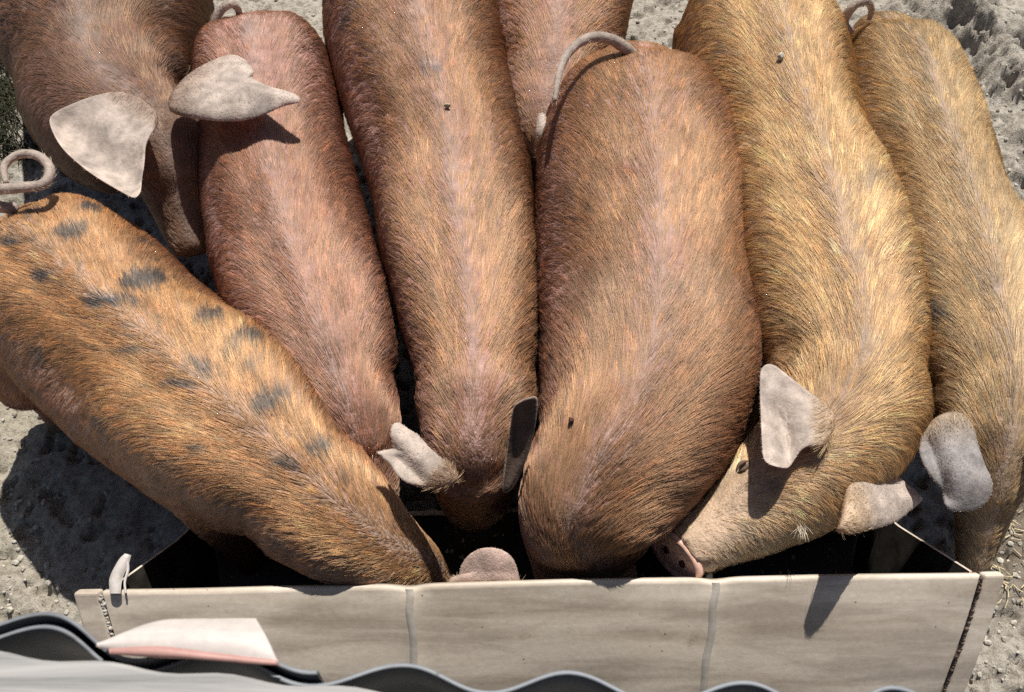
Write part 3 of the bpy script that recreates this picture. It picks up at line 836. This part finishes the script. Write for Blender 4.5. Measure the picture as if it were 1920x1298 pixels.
        kd = kdtree.KDTree(len(tp) * 10); cc = catmull(np.array(tp), len(tp) * 10); tg = np.gradient(cc, axis=0); tg /= np.linalg.norm(tg, axis=1)[:, None]
        for i, p in enumerate(cc): kd.insert(p, i)
        kd.balance(); dt = np.array([tg[kd.find(p)[1]] for p in Pt]) + g.normal(0, .3, Pt.shape)
        dt /= np.linalg.norm(dt, axis=1)[:, None]
        fur('fuzz', to, Pt, nt_, dt, g.uniform(.004, .011, 900), np.full(900, .22), np.full(900, 6.0), np.array([.70, .62, .52]) * g.uniform(.6, 1.2, (900, 1)), np.full(900, .00018), .3, 12, 4, seed + 8)
    # ---- eye
    for (px, py, r_) in spec.get('eyes', []):
        h_ = hit(px, py)
        if h_ is None: continue
        pp, nn = h_; ve, fe = blob((0, 0, 0), 1, 3, 3); ve = ve / np.abs(ve).max(0) * [r_ * 1.4, r_ * .62, r_ * .6]
        z_ = nn; x_ = T[-12] - z_ * (T[-12] @ z_); x_ /= np.linalg.norm(x_); y_ = np.cross(z_, x_)
        eo = mesh_obj('eye', pp + ve @ np.array([x_, y_, z_]), fe, M_EYE); wpar(eo, root)
        # upper and lower lid: two arched folds of skin
        for sg in (-1, 1):
            path = [pp + x_ * r_ * 1.9 * t + y_ * sg * r_ * (.95 - .8 * t * t) + z_ * r_ * (.35 - .35 * t * t) for t in (-1, -.5, 0, .5, 1)]
            Vl, Fl = tube(path, [r_ * .15, r_ * .4, r_ * .5, r_ * .4, r_ * .15], 20, 10)
            lo = mesh_obj('eyelid', Vl, Fl, M_EAR); set_col(lo.data, 'skin_color', np.tile([.25, .17, .125], (len(Vl), 1))); wpar(lo, root)
    for (px, py) in spec.get('lashes', []):
        h_ = hit(px, py)
        if h_ is None: continue
        pp, nn = h_; nl = 34; Pl = pp + g.normal(0, .004, (nl, 3)); dl = nn + g.normal(0, .55, (nl, 3)) + np.array([0, -.5, -.3]); dl /= np.linalg.norm(dl, axis=1)[:, None]
        fur('lashes', body, Pl, np.tile(nn, (nl, 1)), dl, g.uniform(.012, .03, nl), np.full(nl, .1), np.full(nl, 14.0), np.tile([.80, .74, .62], (nl, 1)), np.full(nl, .0003), .2, 8, 6, 4)
    # ---- nose disc
    if 'disc' in spec:
        q = spec['disc']; c = C[-1] + T[-1] * q.get('off', .012); z_ = T[-1].copy(); v_ = EYE - c; z_ = z_ + q.get('tilt', 0) * v_ / np.linalg.norm(v_); z_ /= np.linalg.norm(z_)
        x_ = Sd[-1] - z_ * (Sd[-1] @ z_); x_ /= np.linalg.norm(x_); y_ = np.cross(x_, z_)
        rx, ry = q['rx'], q['ry']; Vd = []; Fd = []; nr, sg_ = 10, 40
        for i in range(nr + 1):
            t = i / nr; rad, zz = (t / .78, .006 * math.cos(t / .78 * 1.2)) if t < .78 else (1 + .10 * math.sin((t - .78) / .22 * 2.6), .003 + .005 * math.cos((t - .78) / .22 * 3.14) - .006 * ((t - .78) / .22))
            for j in range(sg_):
                a_ = 2 * math.pi * j / sg_
                wb = 1 + .05 * math.cos(2 * a_) + .04 * math.sin(a_)
                Vd.append(c + x_ * rx * rad * math.cos(a_) * wb + y_ * ry * rad * math.sin(a_) * wb + z_ * zz)
        for j in range(sg_):                               # skirt running back round the muzzle
            a_ = 2 * math.pi * j / sg_; wb = 1 + .05 * math.cos(2 * a_) + .04 * math.sin(a_)
            Vd.append(c + x_ * rx * .93 * math.cos(a_) * wb + y_ * ry * .93 * math.sin(a_) * wb - z_ * .010)
        for i in range(nr + 1):
            for j in range(sg_):
                Fd.append([i * sg_ + j, i * sg_ + (j + 1) % sg_, (i + 1) * sg_ + (j + 1) % sg_, (i + 1) * sg_ + j])
        so = mesh_obj('snout', np.array(Vd), Fd, M_NOSE); wpar(so, root)
        for sg in (-1, 1):
            ve, fe = blob((0, 0, 0), 1, 12, 3); ve = ve / np.abs(ve).max(0) * [rx * .15, ry * .24, .003]
            no = mesh_obj('nostril', c + x_ * rx * .38 * sg + y_ * ry * .05 + z_ * .0055 + ve @ np.array([x_, y_, z_]), fe, M_NOSTRIL); wpar(no, so)
    return hit

BODY = {}
GOLD, GOLD_D = (.62, .40, .17), (.40, .20, .085)
RED, RED_D = (.46, .235, .12), (.26, .115, .065)
PK, PKL = (.36, .205, .17), (.22, .10, .075)

BODY['A'] = build_pig(dict(
    label='dark reddish brown pig at top left turned to face the viewer, both pale ears spread', hair=(.33, .165, .085), hair_dark=(.16, .07, .042), hair_low=(.11, .048, .03),
    skin=(.17, .09, .07), skin_low=(.08, .04, .03), hairs=64000, head=6.2, legs=[(1.2, 'rear'), (4.6, 'front')], face_pale=.15,
    st=[(180, -420, 300, .36), (185, -330, 360, .36), (190, -220, 385, .36), (192, -110, 390, .36), (192, 0, 388, .36), (195, 90, 366, .36, .42), (203, 165, 334, .36, .42), (228, 222, 290, .365, .44, .55), (282, 260, 206, .36, .46, .5), (316, 302, 174, .34), (336, 350, 142, .305), (352, 412, 114, .265), (368, 464, 92, .235)],
    ears=[dict(out=[(232, 178), (190, 181), (150, 190), (110, 204), (92, 219), (95, 240), (114, 272), (145, 302), (185, 330), (224, 352), (250, 368), (261, 356), (262, 330), (269, 300), (274, 272), (290, 245), (296, 220), (272, 194)], root=(284, 212, .465), tip=(160, 290, .475), cup=.004, curl=.014, crease=[(125, 245, 236, 326, .050, 48)], th=.007),
          dict(out=[(322, 178), (352, 142), (390, 116), (424, 102), (450, 105), (474, 127), (472, 143), (492, 158), (522, 168), (552, 176), (563, 184), (556, 192), (530, 200), (500, 212), (460, 224), (420, 227), (385, 224), (345, 218), (318, 205)], root=(335, 195, .465), tip=(555, 186, .50), cup=.020, curl=-.004, crease=[(470, 140, 420, 165, .007, 14)], th=.007)]))

BODY['C'] = build_pig(dict(
    label='pinkish pig beside the head of the dark reddish pig, behind the spotted one', hair=(0.43, 0.205, 0.125), hair_dark=(0.235, 0.1, 0.068), hair_low=(.24, .10, .07),
    skin=(.40, .225, .195), skin_low=(.33, .165, .14), hairs=56000, head=9.2, legs=[(1.3, 'rear'), (7.0, 'front')], hair_len=.036, rump=.03, clump=.45,
    st=[(487, 75, 150, .34), (488, 115, 245, .335), (497, 180, 268, .33), (507, 260, 276, .33), (522, 350, 292, .33), (542, 440, 306, .33), (566, 530, 304, .33), (598, 620, 280, .33), (628, 705, 245, .33), (655, 785, 195, .32), (675, 850, 150, .28), (690, 920, 118, .24), (700, 980, 90, .20), (706, 1020, 74, .18)],
    bald=[(480, 75, .12, .6), (600, 180, .12, .5), (720, 560, .1, .4)],
    tail=[(420, 62, .40, 10), (404, 48, .42, 9), (412, 22, .44, 8), (434, 8, .45, 7), (448, 22, .43, 6), (444, 42, .41, 4)],
    ears=[dict(L=[(640, 830, .36), (610, 870, .33), (600, 920, .28)], R=[(660, 850, .36), (650, 890, .33), (640, 930, .28)], hairs=600)]))

BODY['D'] = build_pig(dict(
    label='brown pig in the middle row, head down in shadow between two raised ears', hair=(0.49, 0.265, 0.13), hair_dark=(0.27, 0.125, 0.065), hair_low=(.22, .10, .065),
    skin=(.40, .225, .195), skin_low=(.33, .165, .14), hairs=64000, head=9.0, legs=[(1.4, 'rear'), (7.2, 'front')], comb=(12, 55),
    spots=[(805, 130, 14, 22, 70, .6), (655, 35, 16, 30, 60, .5)],
    st=[(768, -90, 190, .36), (768, -40, 290, .355), (770, 30, 326, .35), (788, 120, 328, .35), (818, 230, 314, .35), (846, 340, 304, .35), (858, 450, 290, .35), (875, 560, 264, .345), (887, 670, 250, .34), (892, 760, 226, .335), (888, 822, 190, .325, .38), (892, 856, 172, .30, .34), (891, 884, 166, .235, .30, .45), (889, 912, 150, .17, .36), (886, 940, 120, .11), (884, 955, 96, .08)],
    ears=[dict(out=[(856, 896), (828, 862), (806, 842), (785, 818), (766, 806), (750, 795), (738, 796), (733, 808), (735, 824), (738, 838), (728, 842), (708, 849), (716, 858), (732, 872), (746, 894), (768, 908), (804, 912), (842, 912)], root=(838, 900, .37), tip=(738, 802, .415), cup=.012, curl=.002, crease=[(732, 845, 790, 900, .014, 16)], th=.006),
          dict(out=[(942, 918), (947, 870), (954, 820), (962, 766), (974, 753), (990, 746), (1005, 744), (1008, 760), (1003, 802), (992, 846), (976, 886), (958, 920)], root=(948, 908, .345), tip=(1000, 748, .475), cup=-.010, rip=.006, hairs=0, rim=(.72, .62, .52), col=(.19, .135, .105), col2=(.13, .095, .08), th=.005)]))  # right ear: shaded face and sunlit rim are painted into its colours

BODY['E'] = build_pig(dict(
    label='golden brown pig at the very back, mostly hidden by the curled tail in front', hair=(0.52, 0.285, 0.125), hair_dark=(0.29, 0.135, 0.065), hair_low=(.24, .11, .06),
    skin=PK, skin_low=PKL, hairs=30000, head=6.2, legs=[(1.2, 'rear'), (4.6, 'front')],
    st=[(1085, -400, 180, .34), (1085, -330, 240, .34), (1082, -220, 262, .34), (1076, -110, 264, .34), (1055, -10, 258, .34), (1045, 80, 240, .335), (1035, 160, 200, .325), (1028, 225, 150, .31), (1026, 280, 118, .27), (1024, 330, 90, .22), (1022, 370, 74, .18)],
    ears=[dict(L=[(1002, 305, .36), (1004, 262, .385), (1008, 213, .41)], R=[(1030, 300, .36), (1034, 255, .385), (1022, 214, .41)], cup=.006, hairs=1500),
          dict(L=[(1040, 300, .33), (1060, 270, .34), (1085, 260, .34)], R=[(1050, 320, .32), (1070, 310, .32), (1090, 280, .33)], hairs=600)]))

BODY['G'] = build_pig(dict(
    label='bright golden pig turning its head left, pink snout showing over the trough', hair=(0.76, 0.51, 0.25), hair_dark=(0.48, 0.28, 0.12), hair_low=(.36, .19, .085),
    skin=(.40, .26, .18), skin_low=(.28, .15, .09), hairs=74000, head=8.3, legs=[(1.4, 'rear'), (6.6, 'front')], comb=(12, 82), lowmix=.4, face_pale=.85, face_hair=(.74, .57, .36), face_skin=(.62, .46, .33),
    spots=[(1630, 345, 14, 30, 60, .35)], bald=[(1700, 520, .1, .45), (1600, 150, .1, .4), (1312, 1012, .055, .8), (1360, 960, .05, .6)],
    st=[(1408, -25, 150, .37), (1412, 20, 250, .365), (1424, 90, 310, .36), (1446, 190, 328, .36), (1478, 300, 334, .36), (1516, 420, 340, .36), (1548, 540, 344, .36), (1574, 650, 338, .36), (1580, 745, 318, .355), (1552, 826, 268, .35, .44, .5), (1500, 882, 236, .345, .42, .5), (1446, 924, 218, .328, .38, .45), (1394, 965, 176, .312, .40, .44), (1345, 998, 140, .298, .42, .44), (1304, 1022, 124, .286, .44, .46), (1289, 1031, 122, .283, .46, .46)],
    roll=[0] * 9 + [-.15, -.3, -.35, -.35, -.35, -.3, -.3], smooth=5, nose=.006,
    disc=dict(rx=.041, ry=.032, off=.018, tilt=.55), eyes=[(1394, 876, .0062)], lashes=[(1502, 985)],
    ears=[dict(out=[(1560, 775), (1532, 752), (1500, 728), (1470, 704), (1452, 690), (1436, 687), (1425, 700), (1424, 740), (1426, 790), (1428, 840), (1432, 866), (1450, 877), (1477, 877), (1490, 860), (1502, 844), (1522, 836), (1545, 836), (1560, 806)], root=(1548, 803, .44), tip=(1440, 790, .435), cup=.004, curl=.012, crease=[(1466, 780, 1486, 868, .022, 22)], th=.007),
          dict(out=[(1585, 925), (1602, 893), (1622, 876), (1645, 871), (1668, 880), (1695, 902), (1722, 925), (1730, 935), (1718, 948), (1700, 962), (1680, 978), (1650, 988), (1618, 995), (1588, 1000), (1572, 994), (1576, 975), (1580, 950)], root=(1590, 945, .400), tip=(1722, 938, .318), cup=.012, curl=-.004, snap=0, th=.007)]))

BODY['H'] = build_pig(dict(
    label='tan golden pig at the right edge of the herd, head low beside the trough end', hair=(0.6, 0.43, 0.23), hair_dark=(0.4, 0.26, 0.13), hair_low=(.30, .175, .085),
    skin=(.37, .26, .19), skin_low=(.25, .15, .09), hairs=60000, head=7.6, legs=[(1.4, 'rear'), (5.8, 'front')], comb=(14, 70), face_pale=.5,
    spots=[(1762, 590, 26, 24, 50, .75)],
    st=[(1655, 75, 130, .345), (1668, 110, 200, .34), (1698, 180, 240, .34), (1728, 280, 264, .34), (1768, 400, 276, .34), (1804, 520, 276, .34), (1836, 640, 262, .34), (1858, 740, 240, .335), (1862, 820, 200, .32), (1855, 890, 150, .29), (1845, 950, 110, .25), (1834, 1010, 84, .21), (1825, 1060, 66, .175)],
    tail=[(1592, 62, .40, 10), (1582, 42, .42, 9), (1598, 14, .45, 8), (1624, 2, .46, 7), (1634, 18, .44, 6), (1630, 36, .42, 4)],
    ears=[dict(out=[(1752, 786), (1775, 775), (1802, 778), (1822, 805), (1833, 840), (1845, 875), (1858, 905), (1856, 930), (1838, 952), (1808, 960), (1782, 958), (1770, 945), (1768, 920), (1745, 895), (1728, 865), (1724, 840), (1735, 812)], root=(1785, 785, .41), tip=(1815, 955, .355), cup=.018, curl=.004, crease=[(1742, 830, 1776, 930, .012, 14)], col=(.52, .50, .50), col2=(.38, .36, .36), th=.007),
          dict(L=[(1925, 830, .36), (1952, 850, .35), (1985, 890, .33)], R=[(1922, 872, .35), (1948, 900, .33), (1975, 930, .31)], cup=.014, rip=.010)]))

BODY['F'] = build_pig(dict(
    label='broad reddish brown pig in the centre with its whole head sunk in the trough', hair=(0.49, 0.262, 0.125), hair_dark=(0.26, 0.115, 0.06), hair_low=(.21, .085, .055),
    skin=(.40, .225, .195), skin_low=(.33, .165, .14), relief=.6, hairs=84000, head=9.3, legs=[(1.5, 'rear'), (7.3, 'front')], comb=(10, 50),
    st=[(1192, 150, 190, .375), (1192, 185, 295, .37), (1196, 250, 360, .36), (1202, 350, 398, .355), (1209, 460, 414, .35), (1215, 570, 416, .35), (1213, 670, 408, .35), (1198, 762, 386, .35), (1164, 846, 350, .35), (1126, 912, 306, .335), (1106, 958, 268, .305), (1106, 1000, 246, .262, .34), (1106, 1034, 222, .215, .32), (1106, 1056, 184, .165, .34), (1104, 1072, 130, .125)],
    bald=[(1330, 220, .09, .4), (1400, 560, .07, .4), (1250, 470, .06, .35)],
    tail=[(1196, 122, .46, 15), (1180, 98, .49, 12), (1150, 76, .515, 10.5), (1110, 70, .53, 9.5), (1072, 92, .53, 8.5), (1050, 132, .525, 7), (1040, 190, .515, 4.5)],
    ears=[dict(L=[(1010, 1110, .22), (985, 1150, .19), (990, 1190, .16)], R=[(1040, 1130, .22), (1030, 1180, .18), (1020, 1210, .15)], hairs=600)]))

BODY['B'] = build_pig(dict(
    label='golden pig with slate grey spots lying across the left, reaching into the trough', hair=(0.66, 0.39, 0.18), hair_dark=(0.4, 0.18, 0.075), hair_low=(.27, .105, .055),
    skin=(.42, .27, .20), skin_low=(.24, .105, .075), hairs=86000, head=8.4, legw=.80, legs=[(1.5, 'rear'), (6.4, 'front')], comb=(14, 66), hair_len=.034, lowmix=.85, low0=.5, thin=.82,
    spots=[(66, 405, 17, 8, 0, .8), (165, 400, 14, 17, 60, .9), (140, 445, 26, 17, 10, 1), (28, 458, 22, 8, 20, .9), (262, 460, 8, 15, 60, .6), (272, 538, 26, 34, 60, 1), (225, 567, 52, 12, 5, 1), (90, 522, 20, 8, 5, .9), (395, 602, 17, 22, 60, .9), (465, 645, 15, 24, 70, .9), (440, 674, 9, 18, 60, .7), (472, 704, 6, 18, 60, .7),
           (512, 765, 17, 38, 65, 1), (258, 662, 20, 8, 5, .9), (385, 695, 28, 10, 20, 1), (348, 726, 22, 6, 0, .8), (85, 665, 14, 20, 0, .9), (605, 858, 13, 26, 60, .8), (548, 876, 24, 9, 15, .7), (190, 795, 20, 15, 30, .8), (395, 845, 14, 5, 20, .7), (645, 912, 7, 14, 60, .5)],
    rump=.035, st=[(44, 462, 210, .36), (70, 488, 296, .355), (122, 543, 345, .35), (196, 612, 366, .35), (272, 676, 376, .35), (350, 740, 372, .35), (428, 806, 352, .35), (504, 868, 316, .345), (572, 925, 274, .335, .42), (634, 976, 236, .315, .40), (690, 1018, 192, .28, .40), (740, 1050, 156, .235, .4), (780, 1074, 126, .185), (806, 1092, 100, .14), (820, 1102, 84, .11)],
    bald=[(420, 560, .10, .55), (300, 440, .09, .4), (600, 760, .10, .5), (700, 880, .08, .5)],
    tail=[(30, 392, .455, 11), (-8, 385, .475, 11), (-25, 360, .49, 10.5), (40, 352, .50, 10), (82, 345, .50, 9.5), (94, 318, .505, 9), (72, 293, .51, 8.5), (36, 290, .51, 8), (8, 312, .505, 7), (12, 345, .50, 5)],
    ears=[dict(out=[(860, 1096), (862, 1070), (874, 1046), (895, 1031), (918, 1027), (942, 1032), (960, 1046), (970, 1068), (973, 1096), (940, 1101), (890, 1101), (845, 1100), (842, 1090)], root=(915, 1100, .272), tip=(915, 1028, .318), cup=.010, rip=.004, snap=0, hairs=900, th=.006, col=(.74, .57, .50), col2=(.66, .50, .43)),
          dict(L=[(740, 1150, .22), (760, 1200, .2), (800, 1230, .17)], R=[(760, 1140, .22), (790, 1180, .2), (815, 1215, .17)], hairs=600)]))

# small things on the animals' backs
def crumb(key, px, py, r, label, cat, mat, name):
    h = BODY[key](px, py)
    if h is None: return
    p, n = h
    V, Fc = blob((0, 0, 0), r, int(px), 3); o = mesh_obj(name, V, Fc, mat); o.location = tuple(p + n * (r * .5 + .004)); tag(o, label, cat)
crumb('G', 1465, 112, .0055, 'pale crumb of dry mud lying on the golden pig', 'dirt crumb', M_CRUMB, 'mud_crumb')
crumb('D', 838, 203, .004, 'tiny pale husk stuck to the middle pig above its spine', 'husk', M_STRAW, 'husk')
crumb('F', 1075, 790, .0035, 'small dark burr caught in the coat of the broad centre pig', 'burr', M_NOSTRIL, 'burr')

# ------------------------------------------------------------------ fence in front: corrugated sheets, board, film
FZ = 1.0
BX = [-500, 88, 414, 769, 1078, 1410, 1690, 2600]; BY = [1092, 1186, 1235, 1246, 1264, 1283, 1298, 1340]
PX = [-238, 88, 414, 769, 1078, 1410, 1690, 2020, 2350, 2680]
bs = np.linspace(-620, 2500, 700)
byy = np.interp(bs, BX, BY); byy = np.convolve(np.pad(byy, 40, 'reflect', reflect_type='odd'), np.ones(81) / 81, 'valid')
bpath = np.array([at(x, y, 0) * 0 + at(x, y, FZ) for x, y in zip(bs, byy)]); bph = np.interp(bs, PX, range(-1, 9))
bt = np.gradient(bpath, axis=0); bt /= np.linalg.norm(bt, axis=1)[:, None]; bnr = np.c_[-bt[:, 1], bt[:, 0], bt[:, 2] * 0]
def corrugated(p0, p1, off, ztop, label):
    ids = np.where((bs >= p0) & (bs <= p1))[0]; nxx = len(ids); V = []; th = .0025
    zz = [0.002, .3, .6, .8, .9, .96, 1.0]
    for i_ in ids:
        amp = .0082 * (1 + .18 * math.sin(i_ * .011 + 1)); wv = amp * math.cos(2 * math.pi * bph[i_]) + off
        for sgn in (0, 1):
            for q in zz:
                p = bpath[i_] + bnr[i_] * (wv + sgn * th + .0012 * math.sin(i_ * .09)); V.append((p[0], p[1], q * (ztop + .0015 * math.sin(i_ * .055))))
    m_ = len(zz); I = np.arange(nxx * 2 * m_).reshape(nxx, 2, m_); Fc = []; fm = []
    for a in range(nxx - 1):
        for q in range(m_ - 1):
            Fc.append([I[a, 0, q], I[a + 1, 0, q], I[a + 1, 0, q + 1], I[a, 0, q + 1]]); fm.append(0)
            Fc.append([I[a, 1, q], I[a, 1, q + 1], I[a + 1, 1, q + 1], I[a + 1, 1, q]]); fm.append(0)
        Fc.append([I[a, 0, -1], I[a + 1, 0, -1], I[a + 1, 1, -1], I[a, 1, -1]]); fm.append(1)
    for a in (0, nxx - 1):
        for q in range(m_ - 1):
            Fc.append([I[a, 0, q], I[a, 0, q + 1], I[a, 1, q + 1], I[a, 1, q]]); fm.append(1)
    o = mesh_obj('corrugated_sheet', V, Fc, [M_SHEETFACE, M_SHEETEDGE], fm=fm)
    tag(o, label, 'fence sheet', 'corrugated sheets of the fence'); return o
corrugated(-620, 600, 0.0, FZ - .001, 'blue grey corrugated sheet at the left, its edge under the grey board')
corrugated(-600, 2500, -.0065, FZ - .006, 'blue grey corrugated sheet in front of the trough, running to the right')

b0, b1 = at(-300, 1191, FZ + .024), at(1000, 1325, FZ + .024)
bd = (b1 - b0); bl_ = np.linalg.norm(bd); bd /= bl_; bn = np.array([-bd[1], bd[0], 0])
V = []; nb_ = 40
for k in range(nb_ + 1):
    p = b0 + bd * bl_ * k / nb_ + bn * .0016 * math.sin(k * .9)
    for dy, dz in ((0, 0), (0, -.022), (-.11, -.022), (-.11, 0)):
        V.append(p + bn * dy + np.array([0, 0, dz]))
Fc = [[4 * k + j, 4 * k + (j + 1) % 4, 4 * k + 4 + (j + 1) % 4, 4 * k + 4 + j] for k in range(nb_) for j in range(4)] + [[3, 2, 1, 0], [4 * nb_ + j for j in range(4)]]
o = mesh_obj('board', V, Fc, M_WOOD, sm=False); bv = o.modifiers.new('b', 'BEVEL'); bv.width = .003; bv.segments = 2; bv.limit_method = 'ANGLE'
tag(o, 'weathered pale grey board lying along the fence top in the lower left corner', 'board')

V, Fc = patch([at(180, 1213, 1.006), at(235, 1184, 1.003), at(300, 1163, 1.0), at(400, 1160, 1.0), at(480, 1160, 1.0)], [at(190, 1218, 1.007), at(255, 1226, 1.008), at(340, 1230, 1.008), at(440, 1232, 1.008), at(522, 1242, 1.006)], .0022, .005, 24, 12, 0, .004, 3)
k0 = len(Fc); V2, F2 = patch([at(205, 1216, 1.009), at(300, 1212, 1.011), at(400, 1224, 1.011), at(520, 1238, 1.009)], [at(215, 1224, 1.007), at(300, 1234, 1.008), at(400, 1236, 1.008), at(526, 1246, 1.006)], .002, .003, 24, 8, 0, .003, 8)
V, Fc = joined([(V, Fc), (V2, F2)])
o = mesh_obj('plastic_scrap', V, Fc, [M_WHITE, M_PINK], fm=[0] * k0 + [1] * (len(Fc) - k0)); sb = o.modifiers.new('s', 'SUBSURF'); sb.levels = 1; sb.render_levels = 2
tag(o, 'white scrap of plastic film with a pink lower edge on the corrugated sheet', 'plastic scrap')

# torn flap of white plastic tied on the trough's left corner
q = [(206, 1113, .303), (205, 1084, .309), (221, 1052, .313), (234, 1038, .316)]
r_ = [(226, 1113, .303), (229, 1085, .308), (240, 1060, .312), (246, 1041, .315)]
V, Fc = patch([at(*p) for p in q], [at(*p) for p in r_], .003, .004, 18, 9, 0, .006, 5)
V2, F2 = tube([at(238, 1044, .316), at(240, 1068, .31), at(234, 1092, .306), at(236, 1113, .303)], [.0016, .0022, .0018, .0016], 24, 8)
V, Fc = joined([(V, Fc), (V2, F2)])
o = mesh_obj('plastic_flap', V, Fc, M_WHITE); sb = o.modifiers.new('s', 'SUBSURF'); sb.levels = 1; sb.render_levels = 2
tag(o, 'crumpled white plastic flap standing on the left corner of the trough', 'plastic flap')
